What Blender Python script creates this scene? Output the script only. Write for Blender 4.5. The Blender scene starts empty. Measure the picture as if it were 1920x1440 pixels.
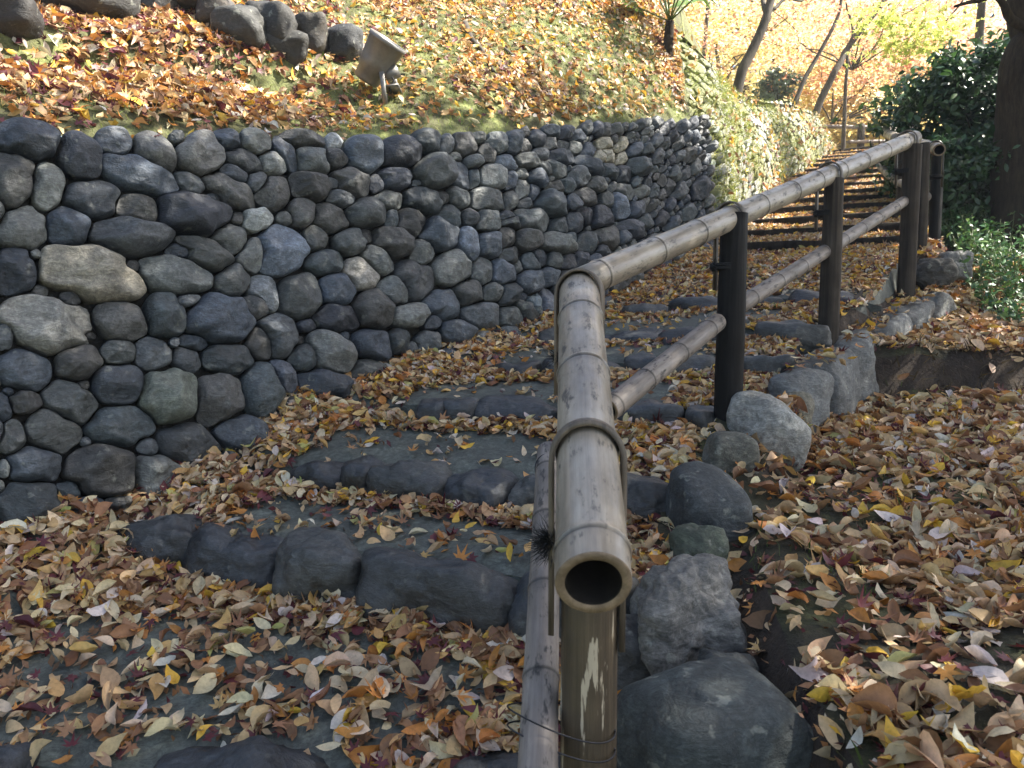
import bpy, bmesh, math, random
import numpy as np
from mathutils import Vector, Matrix
from mathutils.bvhtree import BVHTree

SC = bpy.context.scene
COL = SC.collection
R = math.radians
rng = np.random.default_rng(7)
random.seed(7)

# ------------------------------------------------------------------ camera, sky, sun, exposure
F, PITCH = 1553.0, R(4.31)
cam_d = bpy.data.cameras.new('camera'); cam = bpy.data.objects.new('camera', cam_d); COL.objects.link(cam)
cam_d.sensor_width = 36; cam_d.lens = 36 * F / 1920; cam_d.clip_start = 0.05; cam_d.clip_end = 800
cam.location = (0, 0, 0); cam.rotation_euler = (R(90) - PITCH, 0, 0)
cam_d.dof.use_dof = True; cam_d.dof.focus_distance = 2.6; cam_d.dof.aperture_fstop = 11
SC.camera = cam
SUN_AZ, SUN_EL = R(86), R(51)
world = bpy.data.worlds.new('World'); SC.world = world; world.use_nodes = True
wt = world.node_tree; wt.nodes.clear()
wo = wt.nodes.new('ShaderNodeOutputWorld'); wb = wt.nodes.new('ShaderNodeBackground'); ws = wt.nodes.new('ShaderNodeTexSky')
ws.sky_type = 'NISHITA'; ws.sun_disc = False; ws.sun_elevation = SUN_EL; ws.sun_rotation = SUN_AZ
ws.dust_density = 2.5; ws.air_density = 1.0
wt.links.new(ws.outputs[0], wb.inputs[0]); wt.links.new(wb.outputs[0], wo.inputs[0]); wb.inputs[1].default_value = 0.075
sd = bpy.data.lights.new('sun', 'SUN'); sun = bpy.data.objects.new('sun', sd); COL.objects.link(sun)
sd.energy = 5.0; sd.angle = R(0.5); sd.color = (1.0, 0.94, 0.84)
sv = Vector((math.sin(SUN_AZ) * math.cos(SUN_EL), math.cos(SUN_AZ) * math.cos(SUN_EL), math.sin(SUN_EL)))
sun.rotation_euler = sv.to_track_quat('Z', 'Y').to_euler()
SC.view_settings.view_transform = 'Standard'; SC.view_settings.look = 'None'
SC.view_settings.gamma = 1; SC.view_settings.exposure = 2.12; SC.view_settings.use_curve_mapping = False
SC.cycles.max_bounces = 6; SC.cycles.diffuse_bounces = 4; SC.cycles.transmission_bounces = 4; SC.cycles.transparent_max_bounces = 4

# ------------------------------------------------------------------ helpers
def ray(px, py):
    px = np.asarray(px, float); py = np.asarray(py, float)
    a = (px - 960) / F; b = (720 - py) / F
    return np.stack([a, np.cos(PITCH) + b * np.sin(PITCH), -np.sin(PITCH) + b * np.cos(PITCH)], -1)
def at(px, py, Y):
    d = ray(px, py); return d * (np.asarray(Y, float) / d[..., 1])[..., None]
def nrm(v): return v / np.maximum(np.linalg.norm(v, axis=-1, keepdims=True), 1e-9)
def sst(x, a, b):
    t = np.clip((x - a) / (b - a), 0, 1); return t * t * (3 - 2 * t)
def _h(i, j, k, s):
    n = (i * 374761393 + j * 668265263 + k * 2147483647 + s * 1274126177) & 0xffffffff
    n = ((n ^ (n >> 13)) * 1274126177) & 0xffffffff
    n = ((n ^ (n >> 16)) * 2246822519) & 0xffffffff
    return ((n ^ (n >> 15)) & 0xffffff) / float(0xffffff)
def vnoise(P, seed=0):
    P = np.asarray(P, float); I = np.floor(P).astype(np.int64); f = P - I; f = f * f * (3 - 2 * f); r = 0
    for a in (0, 1):
        for b in (0, 1):
            for c in (0, 1):
                w = (f[..., 0] if a else 1 - f[..., 0]) * (f[..., 1] if b else 1 - f[..., 1]) * (f[..., 2] if c else 1 - f[..., 2])
                r = r + w * _h(I[..., 0] + a, I[..., 1] + b, I[..., 2] + c, seed)
    return r * 2 - 1
def fbm(P, sc, octv=3, seed=0):
    r = 0; am = 1
    for o in range(octv):
        r = r + am * vnoise(np.asarray(P) * sc * 2 ** o + 17.3 * o, seed + o); am *= .5
    return r
def mesh_np(name, V, faces, mat=None, parent=None, colors=None, smooth=True, link=True):
    """faces: list of int arrays (n,k)"""
    me = bpy.data.meshes.new(name)
    V = np.asarray(V, np.float32).reshape(-1, 3)
    if isinstance(faces, np.ndarray): faces = [faces]
    loops = np.concatenate([f.ravel() for f in faces]).astype(np.int32)
    tot = np.concatenate([np.full(len(f), f.shape[1], np.int32) for f in faces])
    st = np.concatenate([[0], np.cumsum(tot)[:-1]]).astype(np.int32)
    me.vertices.add(len(V)); me.vertices.foreach_set('co', V.ravel())
    me.loops.add(len(loops)); me.loops.foreach_set('vertex_index', loops)
    me.polygons.add(len(tot)); me.polygons.foreach_set('loop_start', st); me.polygons.foreach_set('loop_total', tot)
    if smooth: me.polygons.foreach_set('use_smooth', np.ones(len(tot), bool))
    me.update(calc_edges=True); me.validate()
    if colors is not None:
        c = np.ones((len(V), 4), np.float32); c[:, :3] = colors
        at_ = me.color_attributes.new('Col', 'FLOAT_COLOR', 'POINT'); at_.data.foreach_set('color', c.ravel())
    o = bpy.data.objects.new(name, me); COL.objects.link(o)
    if mat: me.materials.append(mat)
    if parent: o.parent = parent
    return o
def tag(o, label=None, cat=None, group=None, kind=None):
    if label: o['label'] = label
    if cat: o['category'] = cat
    if group: o['group'] = group
    if kind: o['kind'] = kind
    return o
def empty(name, loc=(0, 0, 0)):
    o = bpy.data.objects.new(name, None); COL.objects.link(o); o.location = [float(c) for c in loc]; o.empty_display_size = .1
    return o
def part(o, parent):
    """parent keeping the world place (mesh coordinates are world coordinates)"""
    o.parent = parent
    m = Matrix.Translation(parent.location)
    if parent.parent: m = Matrix.Translation(parent.parent.location) @ m
    o.matrix_parent_inverse = m.inverted() if parent.type == 'EMPTY' else Matrix.Identity(4)
    return o

# ------------------------------------------------------------------ materials
def mat(name):
    m = bpy.data.materials.new(name); m.use_nodes = True; nt = m.node_tree
    return m, nt, nt.nodes['Principled BSDF']
class NB:
    def __init__(s, nt): s.nt = nt
    def n(s, t, **k):
        x = s.nt.nodes.new(t)
        for a, b in k.items(): setattr(x, a, b)
        return x
    def l(s, a, b): s.nt.links.new(a, b)
    def coord(s, scale=(1, 1, 1), kind='Object'):
        c = s.n('ShaderNodeTexCoord'); m = s.n('ShaderNodeMapping'); m.inputs['Scale'].default_value = scale
        s.l(c.outputs[kind], m.inputs[0]); return m.outputs[0]
    def noise(s, vec, scale, detail=4, rough=.6, dist=0):
        x = s.n('ShaderNodeTexNoise'); x.inputs['Scale'].default_value = scale; x.inputs['Detail'].default_value = detail
        x.inputs['Roughness'].default_value = rough; x.inputs['Distortion'].default_value = dist; s.l(vec, x.inputs[0]); return x.outputs[0]
    def ramp(s, fac, stops):
        x = s.n('ShaderNodeValToRGB'); e = x.color_ramp.elements
        while len(e) < len(stops): e.new(.5)
        for i, (p, c) in enumerate(stops):
            e[i].position = p; e[i].color = (*c, 1) if len(c) == 3 else c
        s.l(fac, x.inputs[0]); return x.outputs[0]
    def mix(s, fac, a, b, mode='MIX'):
        x = s.n('ShaderNodeMix', data_type='RGBA', blend_type=mode)
        for k, v in ((0, fac), (6, a), (7, b)):
            if hasattr(v, 'is_linked') or hasattr(v, 'links'): s.l(v, x.inputs[k])
            else: x.inputs[k].default_value = v if k == 0 else (*v, 1)
        return x.outputs[2]
    def bump(s, h, strength, dist, prev=None):
        x = s.n('ShaderNodeBump'); x.inputs['Strength'].default_value = strength; x.inputs['Distance'].default_value = dist
        s.l(h, x.inputs['Height'])
        if prev is not None: s.l(prev, x.inputs['Normal'])
        return x.outputs[0]
def g(v): return (v, v, v)
def stone_mat(name, rough=.55, lichen=.5, moss=0.0, bump=.6, grain=0.0, use_col=True, base=(.1, .11, .11)):
    m, nt, P = mat(name); b = NB(nt); v = b.coord()
    if use_col:
        a = b.n('ShaderNodeAttribute'); a.attribute_name = 'Col'; c = a.outputs[0]
    else:
        rgb = b.n('ShaderNodeRGB'); rgb.outputs[0].default_value = (*base, 1); c = rgb.outputs[0]
    n1 = b.noise(v, 9, 5, .65, .6)
    c = b.mix(1.0, c, b.ramp(n1, [(.25, g(.55)), (.5, g(.95)), (.75, g(1.55))]), 'MULTIPLY')
    n2 = b.noise(v, 60, 4, .75)
    c = b.mix(1.0, c, b.ramp(n2, [(.3, g(.6)), (.55, g(1.05)), (.72, g(1.6))]), 'MULTIPLY')
    vs = b.coord((9, 9, 26)); n3 = b.noise(vs, 1.6, 6, .7, 2.2)
    c = b.mix(.7, c, b.ramp(n3, [(.40, g(1)), (.47, g(.45)), (.53, g(1)), (.68, g(1.3))]), 'MULTIPLY')
    if lichen:
        n4 = b.noise(v, 26, 3, .55)
        f = b.ramp(n4, [(.63, g(0)), (.69, g(lichen))]); c = b.mix(f, c, (.30, .31, .26))
    if moss:
        n5 = b.noise(v, 3.3, 5, .7)
        f = b.ramp(n5, [(.5 - moss * .2, g(0)), (.62 - moss * .15, g(.9))]); c = b.mix(f, c, (.17, .18, .06))
    b.l(c, P.inputs['Base Color'])
    b.l(b.ramp(n1, [(.3, g(rough - .05)), (.7, g(rough + .25))]), P.inputs['Roughness'])
    P.inputs['Specular IOR Level'].default_value = .6
    bp = b.bump(n1, bump * .7, .02); bp = b.bump(n3, bump * .7, .008, bp); bp = b.bump(n2, bump, .0035, bp)
    if grain:
        bp = b.bump(b.noise(v, 220, 3, .8), grain, .002, bp)
    b.l(bp, P.inputs['Normal']); return m
def leaf_mat(name, transl=.3, rough=.5, mott=.5, spec=.35):
    m, nt, P = mat(name); b = NB(nt); v = b.coord()
    a = b.n('ShaderNodeAttribute'); a.attribute_name = 'Col'
    c = b.mix(mott, a.outputs[0], b.ramp(b.noise(v, 95, 3, .7), [(.3, g(.62)), (.5, g(1)), (.7, g(1.25))]), 'MULTIPLY')
    b.l(c, P.inputs['Base Color']); P.inputs['Roughness'].default_value = rough; P.inputs['Specular IOR Level'].default_value = spec
    t = b.n('ShaderNodeBsdfTranslucent'); b.l(c, t.inputs[0]); mx = b.n('ShaderNodeMixShader'); mx.inputs[0].default_value = transl
    b.l(P.outputs[0], mx.inputs[1]); b.l(t.outputs[0], mx.inputs[2]); b.l(mx.outputs[0], nt.nodes['Material Output'].inputs[0]); return m
def soil_mat(name, c1, c2, c3, sc=3.0, bump=.8):
    m, nt, P = mat(name); b = NB(nt); v = b.coord()
    n = b.noise(v, sc, 6, .7, .4); c = b.ramp(n, [(.32, c1), (.5, c2), (.68, c3)])
    n2 = b.noise(v, 70, 4, .8); c = b.mix(1.0, c, b.ramp(n2, [(.3, g(.5)), (.7, g(1.5))]), 'MULTIPLY')
    b.l(c, P.inputs['Base Color']); P.inputs['Roughness'].default_value = .9
    bp = b.bump(b.noise(v, 18, 5, .7), bump, .02); b.l(b.bump(n2, bump, .008, bp), P.inputs['Normal']); return m
def bamboo_mat(name, c_lo, c_mid, c_hi, rough=.36, spots=.6):
    m, nt, P = mat(name); b = NB(nt)
    v1 = b.coord((60, 60, 1.6)); v2 = b.coord((10, 10, 3.0)); v3 = b.coord((1, 1, .35))
    n1 = b.noise(v1, 1.5, 6, .75); n2 = b.noise(v2, 1, 5, .65); n3 = b.noise(v3, 45, 4, .7)
    c = b.ramp(n2, [(.3, c_lo), (.5, c_mid), (.7, c_hi)])
    c = b.mix(.75, c, b.ramp(n1, [(.3, g(.55)), (.52, g(1)), (.7, g(1.25))]), 'MULTIPLY')
    c = b.mix(b.ramp(n3, [(.56, g(0)), (.66, g(spots))]), c, (.035, .032, .03))
    a = b.n('ShaderNodeAttribute'); a.attribute_name = 'Col'
    c = b.mix(1.0, c, a.outputs[0], 'MULTIPLY')
    b.l(c, P.inputs['Base Color']); b.l(b.ramp(n3, [(.4, g(rough)), (.7, g(rough + .3))]), P.inputs['Roughness'])
    P.inputs['Specular IOR Level'].default_value = .6
    b.l(b.bump(n1, .25, .0015), P.inputs['Normal']); return m
def wood_mat(name, lo, hi, rough=.7, zs=2.0, peel=None):
    m, nt, P = mat(name); b = NB(nt); v = b.coord((38, 38, zs)); n = b.noise(v, 1.5, 6, .7, .3)
    c = b.ramp(n, [(.35, lo), (.65, hi)])
    n2 = b.noise(b.coord(), 7, 4, .6); c = b.mix(.8, c, b.ramp(n2, [(.3, g(.55)), (.7, g(1.3))]), 'MULTIPLY')
    if peel:
        n3 = b.noise(b.coord((42, 42, 4.5)), 1.0, 5, .6, .15); c = b.mix(b.ramp(n3, [(.555, g(0)), (.575, g(1))]), c, peel)
    b.l(c, P.inputs['Base Color']); P.inputs['Roughness'].default_value = rough
    b.l(b.bump(n, .7, .004), P.inputs['Normal']); return m
def plain(name, c, rough=.5, metal=0, var=.3, sc=30):
    m, nt, P = mat(name); b = NB(nt); n = b.noise(b.coord(), sc, 4, .7)
    k = b.ramp(n, [(.3, tuple(x * (1 - var) for x in c)), (.7, tuple(x * (1 + var) for x in c))])
    b.l(k, P.inputs['Base Color']); P.inputs['Roughness'].default_value = rough; P.inputs['Metallic'].default_value = metal
    b.l(b.bump(n, .2, .001), P.inputs['Normal']); return m

M = dict(
    wall=stone_mat('wall_stone', .44, .3, 0, .9, .5),
    step=stone_mat('step_stone', .42, .12, 0, .7, .3),
    boulder=stone_mat('boulder_stone', .62, .45, 0, .8, .5),
    mosswall=stone_mat('mossy_stone', .75, .5, .45, .7),
    tread=stone_mat('tread_stone', .7, 0, 0, .45, .4, False, (.085, .095, .08)),
    gap=soil_mat('gap_soil', (.012, .011, .009), (.02, .018, .014), (.035, .03, .02)),
    soil=soil_mat('leafy_soil', (.018, .014, .009), (.035, .032, .014), (.055, .065, .018)),
    hill=soil_mat('mossy_soil', (.045, .038, .018), (.10, .105, .036), (.19, .215, .065), 3.2),
    cut=soil_mat('cut_earth', (.012, .009, .006), (.03, .02, .013), (.055, .038, .022), 5),
    leaf=leaf_mat('dry_leaf', .22, .5, .6),
    crown=leaf_mat('autumn_crown_leaf', .6, .5, .2),
    green=leaf_mat('evergreen_leaf', .2, .4, .3, .6),
    bamboo=bamboo_mat('bamboo', (.145, .12, .09), (.285, .245, .19), (.43, .385, .31), .28, .85),
    bamboo2=bamboo_mat('worn_bamboo', (.11, .095, .08), (.20, .17, .145), (.34, .30, .26), .5, .95),
    rim=wood_mat('bamboo_cut', (.14, .10, .06), (.26, .19, .12), .7, 30),
    dark=plain('dark_bore', (.012, .010, .008), .8),  # near-black colour for the bore of cut bamboo ends
    postdark=wood_mat('charred_post', (.004, .004, .004), (.016, .015, .014), .6, 1.5),
    postpeel=wood_mat('peeling_post', (.045, .032, .018), (.115, .085, .05), .55, 1.6, (.42, .36, .26)),
    postwood=wood_mat('weathered_post', (.02, .016, .013), (.075, .062, .048), .75, 1.6),
    strap=wood_mat('bamboo_strap', (.06, .048, .034), (.17, .135, .10), .5, 2),
    strapout=plain('dark_strap', (.035, .03, .025), .4),
    rope=plain('black_rope', (.008, .008, .008), .8),
    wire=plain('wire', (.05, .05, .055), .35, .9),
    plank=wood_mat('step_timber', (.012, .010, .008), (.04, .033, .025), .85, 8),
    bark=wood_mat('bark', (.035, .028, .02), (.11, .092, .07), .9, 6),
    barkdark=wood_mat('dark_bark', (.014, .011, .008), (.05, .038, .026), .95, 7),
    metal=plain('lamp_metal', (.19, .18, .165), .45, .3, .15),
    grass=leaf_mat('grass_blade', .3, .6, .3),
)
for k_ in ('postdark', 'postwood', 'plank', 'dark', 'barkdark'): M[k_].node_tree.nodes['Principled BSDF'].inputs['Specular IOR Level'].default_value = .15
m_, nt_, P_ = mat('lamp_glass'); P_.inputs['Base Color'].default_value = (.55, .6, .65, 1); P_.inputs['Roughness'].default_value = .08; M['lens'] = m_

# ------------------------------------------------------------------ shape builders
def tube(pts, rad, seg=20, closed_ends=True, sharp=None):
    """pts (n,3), rad (n,), returns V, faces"""
    pts = np.asarray(pts, float); n = len(pts); rad = np.broadcast_to(np.asarray(rad, float), (n,))
    t = nrm(np.gradient(pts, axis=0)); ref = np.array([0, 0, 1.]) if abs(t[0, 2]) < .9 else np.array([1., 0, 0])
    u = nrm(np.cross(ref, t)); 
    for i in range(1, n):
        w = u[i - 1] - t[i] * np.dot(u[i - 1], t[i]); u[i] = w / np.linalg.norm(w)
    v = np.cross(t, u); an = np.linspace(0, 2 * np.pi, seg, endpoint=False)
    V = pts[:, None] + rad[:, None, None] * (np.cos(an)[None, :, None] * u[:, None] + np.sin(an)[None, :, None] * v[:, None])
    i = np.arange(n - 1)[:, None] * seg; j = np.arange(seg)[None]; k = (j + 1) % seg
    Fq = np.stack([i + j, i + k, i + seg + k, i + seg + j], -1).reshape(-1, 4)
    V = V.reshape(-1, 3); fs = [Fq]
    if closed_ends:
        V = np.concatenate([V, pts[:1], pts[-1:]]); a, b = len(V) - 2, len(V) - 1
        jj = np.arange(seg); kk = (jj + 1) % seg
        fs.append(np.stack([np.full(seg, a), kk, jj], -1)); fs.append(np.stack([np.full(seg, b), (n - 1) * seg + jj, (n - 1) * seg + kk], -1))
    return V, fs
class Acc:
    def __init__(s): s.V = []; s.F = []; s.C = []; s.n = 0
    def add(s, V, Fs, col=None):
        if isinstance(Fs, np.ndarray): Fs = [Fs]
        s.V.append(np.asarray(V).reshape(-1, 3))
        for f in Fs: s.F.append(np.asarray(f) + s.n)
        if col is not None: s.C.append(np.broadcast_to(np.asarray(col, float), (len(s.V[-1]), 3)))
        s.n += len(s.V[-1])
    def build(s, name, m, smooth=True):
        d = {}
        for f in s.F: d.setdefault(f.shape[1], []).append(f)
        return mesh_np(name, np.concatenate(s.V), [np.concatenate(x) for x in d.values()], m, colors=np.concatenate(s.C) if s.C else None, smooth=smooth)
def ico(sub):
    bm = bmesh.new(); bmesh.ops.create_icosphere(bm, subdivisions=sub, radius=1)
    V = np.array([v.co[:] for v in bm.verts]); Fa = np.array([[v.index for v in f.verts] for f in bm.faces]); bm.free(); return nrm(V), Fa
ICO = {s: ico(s) for s in (3, 4, 5, 6)}
def rock(hs, seed, sub=4, box=.5, p=9, ncut=9, rough=1.0):
    """rounded, faceted rock with half sizes hs around the origin"""
    r = np.random.default_rng(seed); D, Fa = ICO[sub]; hs = np.asarray(hs, float)
    pa = 2.15 + box * 5.5
    N = nrm(r.normal(size=(ncut, 3))); H = r.uniform(.74, .95, ncut) + box * .28
    r0 = (np.abs(D) ** pa).sum(1) ** (-1 / pa)
    q = r0 ** -12. + (np.maximum(0, D @ N.T / H) ** 12).sum(1)
    rad = q ** (-1 / 12)
    V = D * rad[:, None] * hs
    s = hs.mean(); nz = fbm(V, 1.1 / s, 5, seed % 977) * .12 * s * rough + np.abs(fbm(V, 4 / s, 2, seed % 877)) * -.03 * s * rough
    V = V + D * nz[:, None]
    return V, Fa
def rotz(V, a):
    c, s = math.cos(a), math.sin(a); return V @ np.array([[c, s, 0], [-s, c, 0], [0, 0, 1]])
def roty(V, a):
    c, s = math.cos(a), math.sin(a); return V @ np.array([[c, 0, -s], [0, 1, 0], [s, 0, c]])
def rotx(V, a):
    c, s = math.cos(a), math.sin(a); return V @ np.array([[1, 0, 0], [0, c, s], [0, -s, c]])

# leaf templates ------------------------------------------------------------
def ovate(N, hi=True):
    nu = 7 if hi else 4
    u = np.linspace(0, 1, nu); w = np.sin(np.pi * u ** .85) ** .8 * .26; w[0] = .012; w[-1] = .006
    U = np.repeat(u, 3); Vv = np.tile([-1, 0, 1], nu); W = np.repeat(w, 3)
    x = U - .5; wid = rng.uniform(.6, 1.15, (N, 1)); y = Vv * W * wid
    fold = rng.normal(.35, .5, (N, 1)); curl = rng.normal(.25, .7, (N, 1)); tw = rng.normal(0, .9, (N, 1)); bend = rng.normal(0, .35, (N, 1))
    z = fold * np.abs(Vv) * W * 1.2 + curl * x ** 2 * .9 + rng.normal(0, .022, (N, len(U))) * (W > .05)
    y2 = y + bend * (x ** 2); a = tw * x
    Y = y2 * np.cos(a) - z * np.sin(a); Z = y2 * np.sin(a) + z * np.cos(a)
    T = np.stack([np.broadcast_to(x, Y.shape), Y, Z], -1)
    i = np.arange(nu - 1)[:, None] * 3; j = np.arange(2)[None]
    Fq = np.stack([i + j, i + 3 + j, i + 4 + j, i + 1 + j], -1).reshape(-1, 4)
    return T, Fq
def maple(N):
    ang = np.radians(np.array([-140, -95, -48, 0, 48, 95, 140])); L = np.array([.38, .62, .85, 1, .85, .62, .38]) * .62
    P = [(0, 0)]
    for k in range(7):
        P.append((L[k] * np.cos(ang[k]), L[k] * np.sin(ang[k])))
        if k < 6:
            m = (ang[k] + ang[k + 1]) / 2; P.append((.2 * np.cos(m), .2 * np.sin(m)))
    P.append((-.1, -.02)); P = np.array(P); r2 = (P ** 2).sum(1)
    cup = rng.normal(.25, .7, (N, 1)); z = cup * r2 + rng.normal(0, .07, (N, len(P))) * (r2 > .1)
    T = np.stack([np.broadcast_to(P[:, 0], z.shape), np.broadcast_to(P[:, 1], z.shape), z], -1)
    k = np.arange(1, 14); Ft = np.stack([np.zeros(13, int), k, k + 1], -1)
    Ft[-1] = (0, 13, 14)
    return T, Ft
def rhomb(N):
    P = np.array([(-.5, 0, 0), (0, -.24, .04), (.5, 0, 0), (0, .24, .04)])
    T = np.broadcast_to(P, (N, 4, 3)).copy(); T[:, (1, 3), 2] += rng.normal(0, .1, (N, 2)); return T, np.array([[0, 1, 2, 3]])
def leaf2(N):   # folded leaf of four faces
    P = np.array([(-.5, 0, 0), (-.15, -.2, .05), (.2, -.17, .05), (.5, 0, -.05), (.2, .17, .05), (-.15, .2, .05), (-.15, 0, 0), (.2, 0, 0)])
    T = np.broadcast_to(P, (N, 8, 3)).copy(); T[..., 2] += rng.normal(0, .02, (N, 8))
    T[:, 3, 2] -= np.abs(rng.normal(0, .12, N)); return T, [np.array([[6, 1, 2, 7], [7, 4, 5, 6]]), np.array([[0, 1, 6], [0, 6, 5], [7, 2, 3], [7, 3, 4]])]
def scatter(acc, P, Nn, size, col, tmpl, tilt=.35, lift=0.0, yaw=None):
    N = len(P)
    if N == 0: return
    T, Fs = tmpl; nv = T.shape[1]
    n = nrm(Nn + rng.normal(0, 1, (N, 3)) * np.reshape(tilt, (-1, 1)))
    t = rng.normal(size=(N, 3)) if yaw is None else yaw
    t = nrm(t - n * (t * n).sum(1, keepdims=True)); b = np.cross(n, t)
    size = np.reshape(size, (-1, 1, 1))
    W = P[:, None] + size * (T[..., :1] * t[:, None] + T[..., 1:2] * b[:, None] + T[..., 2:] * n[:, None]) + Nn[:, None] * np.reshape(lift, (-1, 1, 1))
    if isinstance(Fs, np.ndarray): Fs = [Fs]
    fs = [(f[None] + (np.arange(N) * nv)[:, None, None]).reshape(-1, f.shape[1]) for f in Fs]
    acc.add(W.reshape(-1, 3), fs, np.repeat(col, nv, 0))
PAL = np.array([(.53, .37, .20), (.62, .50, .32), (.23, .115, .055), (.50, .22, .055), (.66, .42, .06), (.12, .03, .035), (.48, .46, .16), (.60, .53, .46), (.32, .17, .085), (.56, .35, .13)])
def pick(N, w, vary=.22):
    w = np.asarray(w, float); c = PAL[rng.choice(len(PAL), N, p=w / w.sum())]
    return np.clip(c * rng.uniform(1 - vary, 1 + vary, (N, 1)) * rng.uniform(.93, 1.07, (N, 3)), 0, .85)
#             tan beige brown orng yell purp grn  wht  rust gold
W_PATH  = (30, 24, 12, 6, 5, 2, 1.5, 7, 13, 7)
W_MID   = (30, 24, 8, 7, 12, 2, 2, 8, 9, 13)
W_FAR   = (24, 20, 8, 10, 14, 2, 2, 7, 8, 16)
W_RIGHT = (34, 22, 11, 8, 5, 2, 1, 7, 15, 8)
W_HILL  = (22, 12, 9, 20, 10, 7, 0, 7, 14, 14)
W_HILLR = (16, 16, 3, 18, 18, 3, 4, 9, 4, 24)
def litter(acc, P, Nn, w, smin=.045, smax=.085, hi=True, pile=.02, mfrac=.22, tilt=.3):
    N = len(P)
    if not N: return
    if hi:
        m = N; q = P + rng.normal(0, .022, (m, 3)) * [1, 1, .1]; c = pick(m, (3, 1, 9, 2, 0, 9, 0, 0, 6, 0), .4) * .8
        scatter(acc, q, Nn, rng.uniform(.012, .034, m), c, rhomb(m), .6, .003 + rng.random(m) * .008)
    k = rng.random(N) < mfrac; lift = rng.random(N) ** 1.5 * pile + .004
    c = pick(N, w)
    a = ~k
    scatter(acc, P[a], Nn[a], rng.uniform(smin, smax, a.sum()), c[a], ovate(int(a.sum()), hi), tilt, lift[a])
    wm = np.array((0, 0, 3, 5, 0, 12, 0, 0, 5, 1)) if w is not W_HILLR else np.array((0, 0, 1, 8, 3, 6, 0, 0, 5, 6))
    scatter(acc, P[k], Nn[k], rng.uniform(.04, .06, k.sum()), pick(int(k.sum()), wm), maple(int(k.sum())), tilt, lift[k])

# ------------------------------------------------------------------ thin autumn haze round the whole place
def haze_box(lo, hi, dens):
    V = np.array([(x, y, z) for x in (lo[0], hi[0]) for y in (lo[1], hi[1]) for z in (lo[2], hi[2])], float)
    m = bpy.data.materials.new('haze'); m.use_nodes = True; nt = m.node_tree; nt.nodes.clear(); o_ = nt.nodes.new('ShaderNodeOutputMaterial'); v_ = nt.nodes.new('ShaderNodeVolumePrincipled')
    v_.inputs['Color'].default_value = (.95, .95, .93, 1); v_.inputs['Density'].default_value = dens; v_.inputs['Anisotropy'].default_value = .3; nt.links.new(v_.outputs[0], o_.inputs['Volume'])
    o = mesh_np('haze', V, np.array([[0, 1, 3, 2], [4, 6, 7, 5], [0, 4, 5, 1], [2, 3, 7, 6], [0, 2, 6, 4], [1, 5, 7, 3]]), m, smooth=False); tag(o, 'thin bright haze between the trees up the hill', 'haze', kind='stuff')
haze_box((-301, -61, -42), (301, 401, 12), .0036)

# ------------------------------------------------------------------ the path: rungs of the stair
# each rung: left foot point, right foot point, rise; z is level enough to walk
def rg(lp, rp, rise): return (np.array(lp), np.array(rp), rise)
RUNGS = [
    rg((-1.75, .75, -1.33), (.32, .30, -1.33), .12),
    rg((-1.6, 1.05, -1.12), (.33, .98, -1.12), .11),
    rg((-1.5, 1.54, -.975), (.34, 1.45, -.965), .11),
    rg((-1.20, 2.37, -.728), (.37, 1.72, -.728), .135),
    rg((-.98, 2.70, -.537), (.52, 2.19, -.54), .085),
    rg((-.68, 3.03, -.355), (.76, 2.64, -.355), .072),
    rg(at(845, 707, 3.45), at(1490, 697, 3.02), .065),
    rg(at(930, 650, 3.85), at(1530, 634, 3.30), .065),
    rg(at(1090, 602, 4.35), at(1650, 562, 3.66), .06),
]
NS = len(RUNGS)
hd_ = np.array([.42, .907]); ac_ = np.array([.907, -.42])
def prof(d): return .3 * d - 1.115
for i in range(15):
    dc = 5.2 + .43 * i; f = (dc - 5.2) / 6.0; c = np.array([1.8 + 2.75 * f, dc]); hw = .66
    z = prof(dc)
    L = c - ac_ * hw; Rr = c + ac_ * hw
    RUNGS.append(rg((L[0], L[1], z), (Rr[0], Rr[1], z), .062))
LAND = rg((4.6, 14.5, prof(11.2) + .14), (6.6, 13.6, prof(11.2) + .14), 0)
def BA(i): return .19 if i == 2 else .10
def rback(i):
    a = RUNGS[i]; d = nrm(a[1] - a[0]); return np.array([-d[1], d[0], 0]) * (.085 if i < NS else .03)
def tread_pt(i, f, w):
    """point on tread i (behind rung i), f 0..1 to the next rung, w 0..1 left to right"""
    a = RUNGS[i]; b = RUNGS[i + 1] if i + 1 < len(RUNGS) else LAND
    up = np.array([0, 0, a[2] - (.008 if i < NS else .012)]) + rback(i)
    p0 = (a[0] + up) + (a[1] - a[0]) * w[..., None]; p1 = b[0] + (b[1] - b[0]) * w[..., None]
    p = p0 + (p1 - p0) * f[..., None]
    bump = BA(i) * np.exp(-((w + .06) / .17) ** 2) - .022 * (1 - sst(f, 0, .12)) - (1 - f) * a[2] * (1 - sst(w, .05, .22)) * .75      # leaves heap against the wall
    bump = bump - (1 - f) * a[2] * .8 * sst(w, .90, 1.0) * (3 < i < NS)
    bump = bump + .012 * fbm(p * [1, 1, 0], 3, 2, 5)
    p = p.copy(); p[..., 2] += bump; return p
acc = Acc()
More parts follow.
